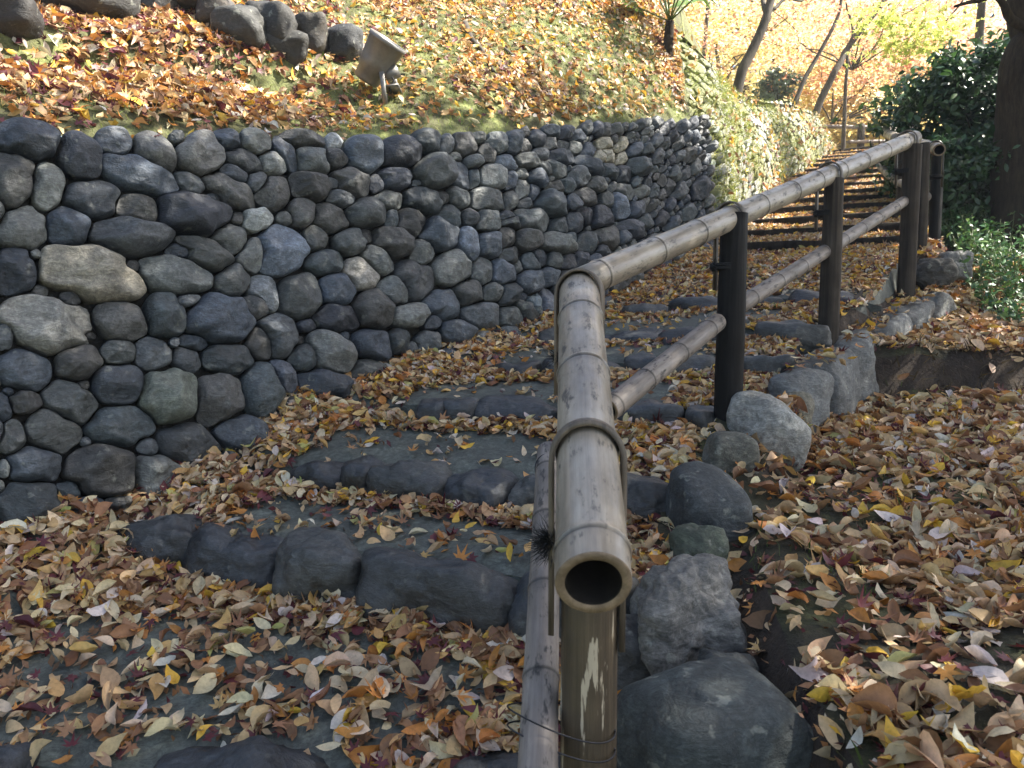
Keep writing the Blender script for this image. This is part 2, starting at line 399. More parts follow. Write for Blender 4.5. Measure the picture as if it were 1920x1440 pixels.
for i in range(len(RUNGS)):
    nf, nw = (14, 30) if i < NS else (4, 10)
    ff, ww = np.meshgrid(np.linspace(0, 1, nf), np.linspace(-.25, 1.0, nw), indexing='ij')
    P = tread_pt(i, ff, ww); P[:, -1] = P[:, -2] + (P[:, -1] - P[:, -2]) * [.5, .5, 1] - [0, 0, .14]
    a_ = np.arange(nf - 1)[:, None] * nw; b_ = np.arange(nw - 1)[None]
    q = np.stack([a_ + b_, a_ + b_ + 1, a_ + nw + b_ + 1, a_ + nw + b_], -1).reshape(-1, 4)
    acc.add(P, q)
    # riser behind the edge stones
    ra = RUNGS[i]; w = np.linspace(-.25, 1, 12)[:, None]
    lo = ra[0] + rback(i) + (ra[1] - ra[0]) * w + [0, 0, -.05]; hi_ = lo + [0, 0, .05] + np.concatenate([0 * w, 0 * w, (ra[2] - .008) * (1 - .75 * (1 - sst(w, .05, .22))) + BA(i) * np.exp(-((w + .06) / .17) ** 2) - .028], 1)
    hi_ = tread_pt(i, np.zeros(12), w[:, 0])
    k = np.arange(11); acc.add(np.concatenate([lo, hi_]), np.stack([k, k + 1, k + 13, k + 12], -1))
tag(acc.build('path', M['tread']), kind='structure')
acc = Acc()   # foot of the slope behind the path, at the landing and to the left
tl = [(-1.9, .3), (1.2, .3)]
def tn(i, f, w):
    e = .02; p = tread_pt(i, f, w); dx = tread_pt(i, f, w + e) - p; dy = tread_pt(i, f + e, w) - p
    n = nrm(np.cross(dx, dy)); n[n[:, 2] < 0] *= -1; return p, n
# leaf litter on the path
accN, accF = Acc(), Acc()
for i in range(0, len(RUNGS)):
    a = RUNGS[i]; b = RUNGS[i + 1] if i + 1 < len(RUNGS) else LAND
    A = np.linalg.norm(a[1] - a[0]) * np.linalg.norm(((a[0] + a[1]) - (b[0] + b[1])) / 2)
    near = i < 6
    n0 = int(A * (5600 if near else 4800))
    if i < 2: n0 = int(A * 500)
    f = rng.random(n0); w = rng.uniform(-.13, .97, n0)
    p = tread_pt(i, f, w)
    patch = sst(fbm(p * [1, 1, 0], 2.1, 3, 11), -.35, .35)
    bare = np.exp(-((f - .32) / .40) ** 4) * np.exp(-((w - .45) / .28) ** 4)
    if i == 2: bare = bare * .7
    dens = np.clip(.30 + .62 * patch + .7 * sst(f, .6, .95) + .6 * sst(w, .75, .95) + .6 * (1 - sst(w, .05, .22)) - (1.7 if i in (3, 4, 5) else 1.2) * bare * (1 if i < 8 else .5), {2: .17, 3: .07, 4: .03, 5: .03}.get(i, .08), 1)
    if i >= 8: dens = np.maximum(dens, .55)
    if i >= 3: dens = dens * (.3 + .7 * sst(f, .0, .08)) * (1 - (.45 if i < 5 else .1) * sst(f, .92, 1))
    k = rng.random(n0) < dens
    p, n = tn(i, f[k], w[k])
    litter(accN if near else accF, p, n, W_PATH if i < 4 else W_MID if i < 7 else W_FAR, .034 if i < 3 else .029 if i < 6 else .026, .072 if i < 3 else .062 if i < 6 else .050, near, .028 if i < 5 else .014 if i < NS else .008, .20 if i < 4 else .12, np.where(rng.random(k.sum()) < .3, .7, .3)[0] if False else .33)
tag(accN.build('fallen_leaves', M['leaf']), 'curled tan and brown leaves lying on the lower stone steps', 'leaf litter', kind='stuff')
tag(accF.build('fallen_leaves', M['leaf']), 'orange and gold leaves covering the upper steps beyond the bamboo rail', 'leaf litter', kind='stuff')

# ------------------------------------------------------------------ edge stones of the steps
SCOL = [(.030, .034, .038), (.038, .043, .047), (.048, .052, .052), (.034, .036, .036), (.055, .058, .055)]
ORD = ['first and nearest', 'second', 'third', 'fourth', 'fifth', 'sixth', 'seventh', 'eighth', 'ninth']
SPLIT = {  # pixel extents of the stones along a rung
    2: [(-160, -20), (240, 620), (830, 1000), (1005, 1090), (1095, 1250)],
    3: [(212, 345), (318, 492), (494, 664), (650, 948), (950, 1045), (1050, 1190)],
    4: [(520, 632), (628, 690), (684, 832), (830, 948), (950, 1045), (1048, 1160), (1150, 1268)],
    5: [(781, 832), (822, 886), (884, 1046), (1048, 1130), (1132, 1282), (1285, 1352)],
    6: [(932, 1002), (1008, 1052), (1054, 1170), (1174, 1245), (1262, 1345), (1385, 1492)],
}
for ri in range(0, NS):
    a, b, rise = RUNGS[ri]
    st = empty('stone_step', (a + b) / 2)
    lab = {0: 'row of dark stones edging the step below the picture', 1: 'row of dark stones edging the step just below the picture',
           2: 'nearest step edge, low dark stones almost buried in leaves', 3: 'step edge of large black rounded stones, widest block beside the lower rail',
           4: 'step edge of long dark blocks with one pale leaf draped over it', 5: 'step edge with a broken pale topped block left of the rail',
           6: 'low step edge with a lone dark lump at its wall end', 7: 'thin dark step edge seen just under the lower bamboo rail', 8: 'highest stone step edge, long and dark, below the timber steps'}[ri]
    tag(st, lab, 'step', 'stone edged steps of the path')
    L = np.linalg.norm(b - a); d = (b - a) / L; ang = math.atan2(d[1], d[0])
    if ri in SPLIT:
        segs = []
        for x0, x1 in SPLIT[ri]:
            ts = []
            for x in (x0, x1):
                k = (x - 960) / F; t = (k * a[1] * 1.0 - a[0]) / (d[0] - k * d[1]); ts.append(t)
            segs.append(ts)
    else:
        segs = []; t = L * (.1 if ri < 2 else .16)
        while t < L:
            w = rng.uniform(.16, .42); segs.append((t, min(t + w, L + .05))); t += w + rng.uniform(.005, .02)
    for si, (t0, t1) in enumerate(segs):
        if t1 - t0 < (.03 if ri in SPLIT else .14): continue
        hl = (t1 - t0) / 2; up = rng.uniform(-.012, .014) + (-.012 if ri >= 6 else -.004 if ri == 5 else 0)
        V, Fa = rock((hl * 1.05, .095, rise / 2 + .04), ri * 50 + si + 3, 5 if ri in (2, 3, 4) else 4, .8, 10, 12, 1.35)
        V = rotx(V, rng.normal(0, .06)); V = rotz(V, ang + rng.normal(0, .05))
        c = a + d * (t0 + t1) / 2 + np.array([-d[1], d[0], 0]) * (.058 + rng.normal(0, .012)) + np.array([0, 0, rise / 2 - .028 + up])
        o = mesh_np('stone', V + c, Fa, M['step'], colors=np.broadcast_to(np.array(random.choice(SCOL)) * rng.uniform(.8, 1.2), (len(V), 3)))
        part(o, st)
for k in range(NS, len(RUNGS)):
    a, b, rise = RUNGS[k]; d = nrm(b - a); L = np.linalg.norm(b - a); nn = np.array([-d[1], d[0], 0])
    nx = 14; xs = np.linspace(-.02, L + .02, nx); V = []
    for x in xs:
        j = rng.normal(0, .003, (8, 1)); q = [(0, -.03), (0, rise - .008), (.008, rise), (.062, rise), (.07, rise - .008), (.07, -.03)]
        for m__, (y, z) in enumerate(q): V.append(a + d * x + nn * (y + .0 + rng.normal(0, .0025)) + np.array([0, 0, z + .006 * math.sin(x * 3 + k) + rng.normal(0, .002)]))
    V = np.array(V); i_ = np.arange(nx - 1)[:, None] * 6; j_ = np.arange(6)[None]; k_ = (j_ + 1) % 6
    q4 = np.stack([i_ + j_, i_ + k_, i_ + 6 + k_, i_ + 6 + j_], -1).reshape(-1, 4)
    o = mesh_np('timber_step', V, [q4, np.array([[0, 5, 4, 3, 2, 1], [6 * nx - 6, 6 * nx - 5, 6 * nx - 4, 6 * nx - 3, 6 * nx - 2, 6 * nx - 1]])], M['plank'], smooth=False)
    n_ = k - NS
    wd = ['first', 'second', 'third', 'fourth', 'fifth', 'sixth', 'seventh', 'eighth', 'ninth', 'tenth', 'eleventh', 'twelfth', 'thirteenth', 'fourteenth', 'fifteenth and topmost'][n_]
    tag(o, f'dark timber step edge, {wd} one up from the stone steps', 'step', 'timber edged steps leading uphill')

# ------------------------------------------------------------------ dry stone wall
P1 = at(0, 1000, 2.25); P2 = at(1310, 472, 5.35); P3 = P1 + np.array([-.2, .17, 1.15])
WN = nrm(np.cross(P2 - P1, P3 - P1)); WN = WN if WN[0] > 0 else -WN
def wall_pt(px, py):
    d = ray(px, py); return d * ((P1 @ WN) / (d @ WN))[..., None]
BASE = np.array([(-520, 1210), (0, 1004), (270, 938), (520, 838), (700, 748), (820, 705), (1000, 628), (1300, 478), (1360, 440)], float)
TOP = np.array([(-520, 232), (0, 232), (300, 258), (450, 248), (600, 262), (710, 272), (900, 250), (1100, 236), (1290, 222), (1360, 215)], float)
def yb(x): return np.interp(x, BASE[:, 0], BASE[:, 1])
def yt(x): return np.interp(x, TOP[:, 0], TOP[:, 1])
def zz(sc, ox, oy, rows):
    return [(ox + r[0] / sc, oy + r[1] / sc, r[2] / sc, r[3] / sc, r[4] if len(r) > 4 else 0) for r in rows]
Z1 = [(190,325,220,130,10),(560,440,170,130,45),(810,325,120,100,20),(1100,410,165,110,45),(1420,420,170,145,0),(1610,315,100,70,15),(1800,330,110,75,20),(90,590,150,195,0),(335,650,110,165,0),(650,740,195,130,5),(980,560,290,110,20),(1340,620,110,70,35),(1730,470,165,75,25),(1660,560,100,70,30),(1650,680,220,90,30),(1830,620,80,100,0),(980,800,160,95,10),(1370,850,280,140,15),(170,950,175,155,0),(480,930,155,150,0),(930,1020,300,130,10),(1640,1010,150,105,25),(1680,880,50,45,0),(1810,890,100,100,0),(110,1230,150,175,20),(1430,1130,210,110,25),(1270,1110,120,60,10),(620,1260,400,175,15),(250,1130,50,35,15),(1230,1270,280,145,15),(1640,1320,140,110,-20),(1800,1120,110,150,20),(930,1215,60,45,0)]
Z2 = [(290,230,290,160,15),(700,200,165,110,10),(960,165,120,140,10),(1280,185,210,150,10),(1500,100,90,90,0),(1090,80,90,40,-10),(25,280,50,80,0),(150,485,170,115,10),(445,435,140,120,-20),(690,380,115,70,0),(895,385,115,95,10),(1095,420,85,70,30),(1140,320,85,45,5),(1330,420,150,90,10),(1530,320,90,110,0),(490,570,40,30,0),(680,570,155,115,0),(985,640,155,175,0),(1280,650,140,150,20),(410,670,170,130,30),(135,670,110,65,0),(20,700,50,80,0),(700,810,200,115,0),(320,835,155,135,20),(60,880,80,95,0),(1100,940,200,130,25),(1430,870,170,110,20),(205,1040,165,110,0),(580,1080,225,150,0),(960,1110,200,130,20),(1340,1030,110,70,0),(180,1280,200,150,5),(400,1200,75,75,30),(480,1290,130,65,-10),(20,1060,40,50,0),(500,905,30,30),(700,1260,100,40,0),(1010,325,30,30,0),(520,285,45,30,0),(200,1430,250,40,-5)]
Z3 = [(155,170,135,75,15),(355,260,140,50,60),(470,150,145,55,10),(665,170,60,60,30),(510,305,125,100,15),(665,290,95,70,10),(850,265,125,125,20),(1120,245,155,105,0),(1290,170,100,80,10),(1425,185,60,70,30),(1545,180,90,75,10),(1650,140,50,40,10),(1755,185,80,65,30),(1690,255,75,45,60),(1490,265,45,35,20),(1600,305,55,45,0),(1820,305,80,50,20),(85,310,120,75,20),(250,320,100,75,15),(30,405,60,60,20),(230,500,135,115,15),(495,470,140,95,15),(650,450,60,40,10),(770,445,140,90,25),(940,455,55,60,0),(1075,415,110,75,10),(1330,375,140,120,0),(1215,450,35,25,0),(1515,400,120,55,75),(1605,415,40,65,0),(1735,410,100,85,20),(1850,430,50,70,0),(60,545,120,85,20),(710,555,100,60,15),(880,650,145,95,0),(1040,560,100,60,5),(1260,570,130,85,20),(1400,545,50,45,0),(1510,540,85,65,35),(1695,560,130,80,10),(1850,560,50,70,20),(210,700,170,90,0),(440,645,85,95,10),(640,680,120,85,25),(1050,690,50,65,0),(1190,710,105,100,10),(1450,670,85,85,10),(1580,680,65,50,30),(1700,700,85,80,10),(1820,680,80,40,0),(1360,800,130,115,25),(1560,870,70,115,-15),(1710,860,85,90,15),(1830,800,55,90,0),(40,835,75,90,20),(270,900,240,160,0),(540,820,75,85,-20),(770,850,100,85,15),(880,810,60,50,30),(1050,845,150,95,20),(1265,910,80,110,20),(610,980,140,80,5),(955,965,125,80,35),(850,1050,130,95,35),(1200,1100,140,140,35),(1455,1020,135,120,-15),(1660,1040,80,90,10),(1800,1045,90,80,25),(1850,940,60,70,20),(50,1100,65,110,0),(180,1205,120,140,0),(435,1215,145,150,0),(685,1165,120,110,30),(1070,1175,115,95,20),(1400,1265,125,105,10),(1570,1190,110,100,0),(1720,1190,65,65,20),(1840,1210,70,90,20),(920,1300,130,130,10),(1170,1340,130,80,0),(1320,1390,60,50,0),(680,1360,150,95,10),(480,1405,65,40,0),(1660,1330,140,90,10)]
Z4 = [(365,420,145,130,0),(745,340,130,110,20),(945,265,110,115,5),(1165,310,115,80,0),(1300,340,55,40),(1390,225,105,95,10),(1550,165,80,90,0),(1665,160,50,50,20),(1600,320,125,90,10),(1780,290,80,70,30),(1870,260,110,50,45),(550,360,55,45,0),(1450,400,110,75,10),(1090,460,75,75,10),(950,475,130,85,20),(1300,465,85,80,0),(1190,490,45,40),(530,550,85,85,20),(690,520,150,110,35),(95,560,140,90,5),(415,660,120,60,55),(290,740,135,170,0),(655,720,175,95,10),(925,670,105,115,0),(1090,600,55,60,-20),(1195,600,75,85,-30),(1395,560,130,75,-5),(1600,490,95,90,-20),(1750,430,80,70,-10),(1085,710,70,80,0),(1260,670,75,50,-20),(510,895,155,110,15),(60,800,110,150,0),(200,1010,185,110,15),(680,850,60,60),(800,880,110,70,-10),(970,790,70,50,-10),(460,1010,60,40),(80,1180,110,60,0),(520,440,25,25),(370,950,60,60)]
Z5 = [(85,240,85,65,30),(200,240,70,70,20),(270,255,50,50,20),(355,215,60,55,10),(440,170,60,40,10),(540,180,40,50,0),(440,235,55,45,25),(525,250,45,40,0),(605,260,45,45,30),(620,200,45,45),(690,285,50,55,0),(745,150,50,45,30),(800,240,55,45,20),(870,150,50,40),(800,155,40,45),(375,310,50,40,20),(510,330,80,55,20),(170,370,85,55,15),(290,350,80,50,15),(40,310,45,60,10),(815,320,55,50,15),(760,325,50,35,25),(700,380,100,40,30),(480,410,85,50,35),(60,450,90,80,15),(190,475,55,55,15),(275,430,40,45),(370,465,65,70,20),(415,400,60,35,50),(625,455,70,65,0),(820,420,70,45,35),(550,505,65,50,15),(480,520,60,45,10),(740,510,60,50,30),(270,530,60,70,10),(340,545,45,70,0),(900,440,70,50,50),(680,580,90,55,15),(800,610,50,65,0),(450,625,115,95,10),(590,620,60,50,25),(70,590,100,65,15),(180,605,70,60,10),(295,625,45,45),(920,550,65,50,50),(890,640,60,90,-20),(1010,390,70,60,30),(1030,550,50,40,10),(45,735,75,70,20),(180,740,80,50,10),(340,730,110,75,25),(500,770,70,65,0),(610,740,65,75,20),(680,700,65,55,40),(770,710,85,75,15),(170,820,70,75,-10),(55,890,75,80,10),(305,855,80,65,10),(490,880,115,65,20),(580,845,40,40),(685,880,75,75,10),(810,840,70,80,0),(970,790,85,55,25),(990,670,55,60,20),(1050,740,55,50,10),(920,840,45,55,0),(200,975,70,75,0),(330,1000,60,60,10),(385,970,50,50),(470,990,50,55),(560,1000,55,55),(650,980,50,55),(780,930,55,45),(740,975,40,35),(150,1080,110,75,30),(315,1130,80,85,15),(440,1100,65,65,20),(40,1080,40,70,0),(70,1190,60,55,10),(170,1220,75,75,20),(260,1230,40,40),(340,1290,75,90,20),(60,1340,75,80,0),(180,1350,75,80,30),(430,1270,65,100,0)]
raw = zz(3.79, 0, 180, Z1) + zz(3.13, 0, 540, Z2) + zz(3.6, 440, 220, Z3) + zz(3.2, 400, 500, Z4) + zz(3.428, 900, 200, Z5)
def qdist(S, p):
    """normalised distance from points p (...,2) to the seeds S (n,5)"""
    d = p[..., None, :] - S[:, :2]; a = np.radians(S[:, 4]); c, s = np.cos(a), np.sin(a)
    return np.sqrt(((d[..., 0] * c + d[..., 1] * s) / S[:, 2]) ** 2 + ((-d[..., 0] * s + d[..., 1] * c) / S[:, 3]) ** 2)
seeds = []
for r in raw:
    r = np.array(r, float)
    if seeds:
        S = np.array(seeds)
        if (qdist(S, r[:2]) < .62).any() or (qdist(r[None], S[:, :2])[:, 0] < .5).any(): continue
    seeds.append(r)
n_hand = len(seeds)
def fill(seeds, xr, gen, ok, passes):
    for (ntry, k, thr) in passes:
        for _ in range(ntry):
            c = gen()
            if not ok(c): continue
            s = np.array([c[0], c[1], c[2] * k, c[3] * k, c[4]])
            if seeds:
                S = np.array(seeds[-4000:]) if False else np.array(seeds)
                m = np.abs(S[:, 0] - c[0]) < 5 * (c[2] + S[:, 2]); S = S[m]
                if len(S) and ((qdist(S, s[:2]) < thr).any() or (qdist(s[None], S[:, :2])[:, 0] < thr * .9).any()): continue
            seeds.append(s)
    return seeds
def gen_wall():
    x = rng.uniform(-480, 1330) if rng.random() < .5 else rng.uniform(1000, 1330); y = rng.uniform(yt(x) + 4, yb(x) + 15)
    P = wall_pt(np.array(x), np.array(y)); rw = .058 * np.exp(rng.normal(0, .25)); dep = P[1]
    dirx = nrm(P[:2]); ad = nrm((P2 - P1)[:2]); fs = abs(dirx[0] * ad[1] - dirx[1] * ad[0])
    ppm = F / dep
    return (x, y, rw * 1.15 * fs * ppm, rw * .85 * ppm, rng.uniform(5, 30))
seeds = fill(seeds, None, gen_wall, lambda c: True, [(9000, 1.0, 1.62), (6000, .65, 1.4), (6000, .4, 1.2)])
SEEDS = np.array(seeds)
WALLCOL = np.array([(.046, .057, .070), (.058, .069, .079), (.074, .080, .080), (.092, .098, .090), (.040, .045, .054), (.115, .118, .104), (.070, .068, .060), (.052, .064, .066)])
def build_stones(S, mapfn, nv, seed0, na=44, nr=12, cap=1.22, scale_of=None, depthk=.78, gap=.952):
    """returns list of (V, faces, area, centre px)"""
    out = []; th = np.linspace(0, 2 * np.pi, na, endpoint=False); rho = np.linspace(.25, cap, 60)
    for si in range(len(S)):
        s = S[si]; a = math.radians(s[4]); c, sn = math.cos(a), math.sin(a)
        ex = np.cos(th) * s[2]; ey = np.sin(th) * s[3]; D = np.stack([ex * c - ey * sn, ex * sn + ey * c], -1)
        near = (np.abs(S[:, 0] - s[0]) < (s[2] + s[3] + S[:, 2] + S[:, 3]) * 1.4) & (np.abs(S[:, 1] - s[1]) < (s[2] + s[3] + S[:, 2] + S[:, 3]) * 1.4); near[si] = False
        Pp = s[:2] + D[:, None] * rho[None, :, None]
        if near.any():
            q = qdist(S[near], Pp).min(-1); bad = q < rho[None]
            idx = np.where(bad.any(1), bad.argmax(1), len(rho) - 1); rr = rho[idx]
        else: rr = np.full(na, cap)
        for _ in range(1): rr = .25 * np.roll(rr, 1) + .5 * rr + .25 * np.roll(rr, -1)
        r_ = np.random.default_rng(seed0 + si)
        wob = sum(r_.normal(0, .022) * np.cos(m_i * th + r_.uniform(0, 6.28)) for m_i in (2, 3, 4, 5, 7)); rr = rr * gap * (1 + np.minimum(wob, .03))
        rad = np.concatenate([[0.0], np.sin(np.linspace(.12, 1, nr) * np.pi / 2)])
        pts = [s[:2][None]] + [s[:2] + D * rr[:, None] * k for k in rad[1:]]
        pts.append(s[:2] + D * rr[:, None] * .97); pts.append(s[:2] + D * rr[:, None] * .85)
        Q = np.concatenate(pts); W = mapfn(Q)
        ctr = W[0]; ring = W[1 + (nr - 1) * na:1 + nr * na]; rw = np.linalg.norm(ring - ctr, axis=1).mean()
        rv = np.concatenate([[0.], np.repeat(rad[1:], na)]); X = (W[:len(rv)] - ctr) / max(rw, 1e-6)
        dome = (1 - rv ** 3.1) ** .55
        # facets
        t1 = nrm(np.cross(nv, [0, 0, 1.])); t2 = np.cross(nv, t1); xx = X @ t1; yy = X @ t2
        hgt = dome
        for _ in range(6):
            an = r_.uniform(0, 6.28); sl = r_.uniform(.3, 1.15); c0 = r_.uniform(.50, .95)
            pl = c0 + sl * .9 - sl * 1.15 * (np.cos(an) * xx + np.sin(an) * yy + .15)
            k = .03; h_ = np.clip(.5 + .5 * (pl - hgt) / k, 0, 1); hgt = pl * (1 - h_) + hgt * h_ - k * h_ * (1 - h_)
        hgt = np.maximum(hgt, -.2)
        Dp = rw * depthk * r_.uniform(.8, 1.25); h = hgt * Dp
        h = h + (fbm(W[:len(rv)], 1.6 / rw * .6, 4, seed0 % 91 + si % 13) * .12 + np.abs(fbm(W[:len(rv)], 2.2 / rw, 3, si % 17)) * -.10) * rw * (1 - rv ** 6)
        h = np.concatenate([h, np.full(na, -rw * .25), np.full(na, -rw * .9)]) + r_.uniform(-.01, .014)
        V = W + nv * h[:, None]
        i0 = np.arange(nr + 1)[:, None] * na + 1; j = np.arange(na)[None]; k = (j + 1) % na
        q4 = np.stack([i0 + j, i0 + na + j, i0 + na + k, i0 + k], -1).reshape(-1, 4)
        jj = np.arange(na); t3 = np.stack([np.zeros(na, int), 1 + jj, 1 + (jj + 1) % na], -1)
        out.append((V, [q4[:, ::-1], t3[:, ::-1]], rw, s[:2], ctr))
    return out
stones = build_stones(SEEDS, lambda Q: wall_pt(Q[:, 0], Q[:, 1]), WN, 1000)
wall = empty('stone_wall', P1 + np.array([1.2, 1.5, 0]))
tag(wall, 'dry stacked wall of rounded dark grey fieldstones beside the steps', 'wall')
def vis(s): return (0 < s[3][0] < 1340) and s[3][1] > 0
order = sorted(range(len(stones)), key=lambda i: -(stones[i][2] / stones[i][4][1]) * (1 if vis(stones[i]) else .01))
big = set(order[:100]); rest = Acc()
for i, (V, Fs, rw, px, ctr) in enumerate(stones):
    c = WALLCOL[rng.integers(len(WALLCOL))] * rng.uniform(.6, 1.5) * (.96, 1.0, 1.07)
    if rng.random() < .04: c = c * 2.0 + .03
    for (bx, by, cc) in ((164, 512, (.26, .24, .19)), (676, 512, (.33, .31, .27)), (90, 615, (.22, .22, .2)), (315, 745, (.15, .17, .14)), (1140, 290, (.4, .37, .28))):  # some of these pale stones are sun dapples put into the stone colour
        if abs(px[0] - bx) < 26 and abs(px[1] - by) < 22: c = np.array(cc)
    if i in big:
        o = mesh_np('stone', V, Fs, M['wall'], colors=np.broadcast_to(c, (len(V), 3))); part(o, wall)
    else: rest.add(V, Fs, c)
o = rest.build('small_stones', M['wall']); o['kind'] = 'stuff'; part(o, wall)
# earth core behind the faces
xs = np.linspace(-520, 1335, 40); tb = wall_pt(xs, yb(xs) + 70) - WN * .035; tt = wall_pt(xs, yt(xs) + 6) - WN * .035
V = np.concatenate([tb, tt]); k = np.arange(39)
o = mesh_np('earth_core', V, np.stack([k, k + 1, k + 41, k + 40], -1), M['gap']); part(o, wall)

# ------------------------------------------------------------------ hillside above the wall
NT, NN_ = 150, 110
tx = np.linspace(-520, 1296, NT)
T0 = wall_pt(tx, yt(tx) + 8) - WN * .02
kx = sst(tx, 300, 1290)
HD = nrm(np.stack([-.72 + .80 * kx, .69 + .31 * kx, 0 * kx], -1))
SL = .62 + .36 * kx
nv_ = np.concatenate([np.linspace(0, 2.5, 80), np.linspace(2.6, 9, 30)])
def hillpt(ti, n):
    """ti float index into tx"""
    i = np.clip(np.floor(ti).astype(int), 0, NT - 2); f = (ti - i)[..., None]
    b = T0[i] * (1 - f) + T0[i + 1] * f; h = nrm(HD[i] * (1 - f) + HD[i + 1] * f); s = SL[i] * (1 - f[..., 0]) + SL[i + 1] * f[..., 0]
    px = np.interp(ti, np.arange(NT), tx)
    z = s * np.minimum(n, 2.6) + .22 * np.maximum(n - 2.6, 0)
    ledge = (1 - sst(px, 560, 760)); n0 = .52 + .0002 * (700 - px)
    z = z + ledge * (.17 * sst(n, n0, n0 + .10) - .10 * sst(n, .1, n0) * 1.0)
    P = b + h * n[..., None]; P = P.copy(); P[..., 2] += z
    P[..., 2] += (fbm(P * [1, 1, 0], 1.6, 3, 31) * .07 + fbm(P * [1, 1, 0], 7, 2, 33) * .014) * sst(n, 0, .3) + .015 * sst(n, 0, .05)
    return P
ii, nn = np.meshgrid(np.arange(NT, dtype=float), nv_, indexing='ij')
HP = hillpt(ii, nn); cols = [HP]
edge = HP[-1]
for dx, dz in ((.12, .1), (.35, .45), (.8, 1.2), (1.6, 3.2)):
    e = edge.copy(); e[:, 0] += dx * sst(nv_, 1.2, 5.0) + .015; e[:, 2] = np.maximum(np.minimum(e[:, 2], np.maximum(e[:, 2] - dz, 1.9)), np.minimum(e[:, 2], 1.9) - .1); cols.append(e[None])
HPx = np.concatenate(cols); n1, n2 = HPx.shape[:2]
a_ = np.arange(n1 - 1)[:, None] * n2; b_ = np.arange(n2 - 1)[None]
Q = np.stack([a_ + b_, a_ + n2 + b_, a_ + n2 + b_ + 1, a_ + b_ + 1], -1).reshape(-1, 4)
hill = mesh_np('hill', HPx, Q, M['hill']); tag(hill, kind='structure')
bvh = BVHTree.FromPolygons([tuple(v) for v in HPx.reshape(-1, 3)], [tuple(int(x) for x in q) for q in Q])
def on_hill(px, py):
    d = nrm(ray(px, py)); h = bvh.ray_cast(Vector((0, 0, 0)), Vector(d)); return np.array(h[0]) if h[0] is not None else at(px, py, 6.)
# litter of the hill
def hill_n(ti, n):
    e = .05; p = hillpt(ti, n); a = hillpt(ti + e * 10, n) - p; b = hillpt(ti, n + e) - p
    q = nrm(np.cross(a, b)); q[q[:, 2] < 0] *= -1; return p, q
accL, accR = Acc(), Acc()
n0 = 290000
ti = rng.uniform(5, NT - 1.2, n0); n = rng.random(n0) ** .8 * 2.7
p = hillpt(ti, n)
i_ = np.clip(ti.astype(int), 0, NT - 2); seg = np.linalg.norm(T0[i_ + 1] - T0[i_], axis=1); segm = np.linalg.norm(T0[1:] - T0[:-1], axis=1).max()
pxx = 960 + F * p[:, 0] / p[:, 1]; pyy = 603 - F * p[:, 2] / p[:, 1]
keep = (rng.random(n0) < seg / segm * 1.0) & (pxx > -250) & (pxx < 1310) & (pyy > -160)
patch = sst(fbm(p * [1, 1, .6], 1.5, 3, 71), -.28, .30)
dens = np.interp(pxx, [500, 800], [.34, .17]) + np.interp(pxx, [600, 900], [.64, .5]) * patch; dens *= np.where(n < .10, .35, 1) * np.interp(pxx, [500, 900], [1, .62])
keep &= rng.random(n0) < dens
ti, n, pxx = ti[keep], n[keep], pxx[keep]
p, q = hill_n(ti, n)
l = pxx + rng.normal(0, 60, len(pxx)) < 650
litter(accL, p[l], q[l], W_HILL, .034, .068, False, .025, .35, .4)
litter(accR, p[~l], q[~l], W_HILLR, .03, .062, False, .02, .35, .4)
tag(accL.build('fallen_leaves', M['leaf']), 'red brown leaves piled on the slope above the left wall', 'leaf litter', kind='stuff')
tag(accR.build('fallen_leaves', M['leaf']), 'bright orange leaves strewn over the sunlit mossy slope', 'leaf litter', kind='stuff')
print('hill leaves', len(p))
# short grass / moss tufts on the slope
def blades(acc, P, Nn, ln, col, lean=.5):
    N = len(P); d = nrm(Nn * .7 + rng.normal(0, lean, (N, 3)) + [0, 0, .4]); s = nrm(np.cross(d, rng.normal(size=(N, 3)))); ln = np.reshape(ln, (-1, 1))
    w = ln * .045; mid = P + d * ln * .55 + s * 0; tip = P + d * ln + np.cross(d, s) * ln * .25
    V = np.stack([P - s * w, P + s * w, mid + s * w * .8, mid - s * w * .8, tip], 1); b = (np.arange(N) * 5)[:, None]
    acc.add(V.reshape(-1, 3), [b + np.array([[0, 1, 2, 3]]), b + np.array([[3, 2, 4]])], np.repeat(col, 5, 0))
ng = 260000
ti = rng.uniform(5, NT - 1.2, ng); n = rng.random(ng) ** .8 * 2.7; p = hillpt(ti, n)
i_ = np.clip(ti.astype(int), 0, NT - 2); seg = np.linalg.norm(T0[i_ + 1] - T0[i_], axis=1)
patch = sst(fbm(p * [1, 1, .6], 1.5, 3, 71), -.28, .30); px_ = 960 + F * p[:, 0] / p[:, 1]
keep = (rng.random(ng) < seg / segm) & (rng.random(ng) < (1 - patch) * np.interp(px_, [0, 500, 900], [.35, .6, 1]))
p, q = hill_n(ti[keep], n[keep]); acc = Acc()
gc = np.array([.25, .29, .08]) * rng.uniform(.6, 1.5, (len(p), 1)) * rng.uniform(.85, 1.15, (len(p), 3))
blades(acc, p, q, rng.uniform(.012, .035, len(p)), gc)
tag(acc.build('grass', M['grass']), 'short green grass and moss growing on the slope', 'grass', kind='stuff')

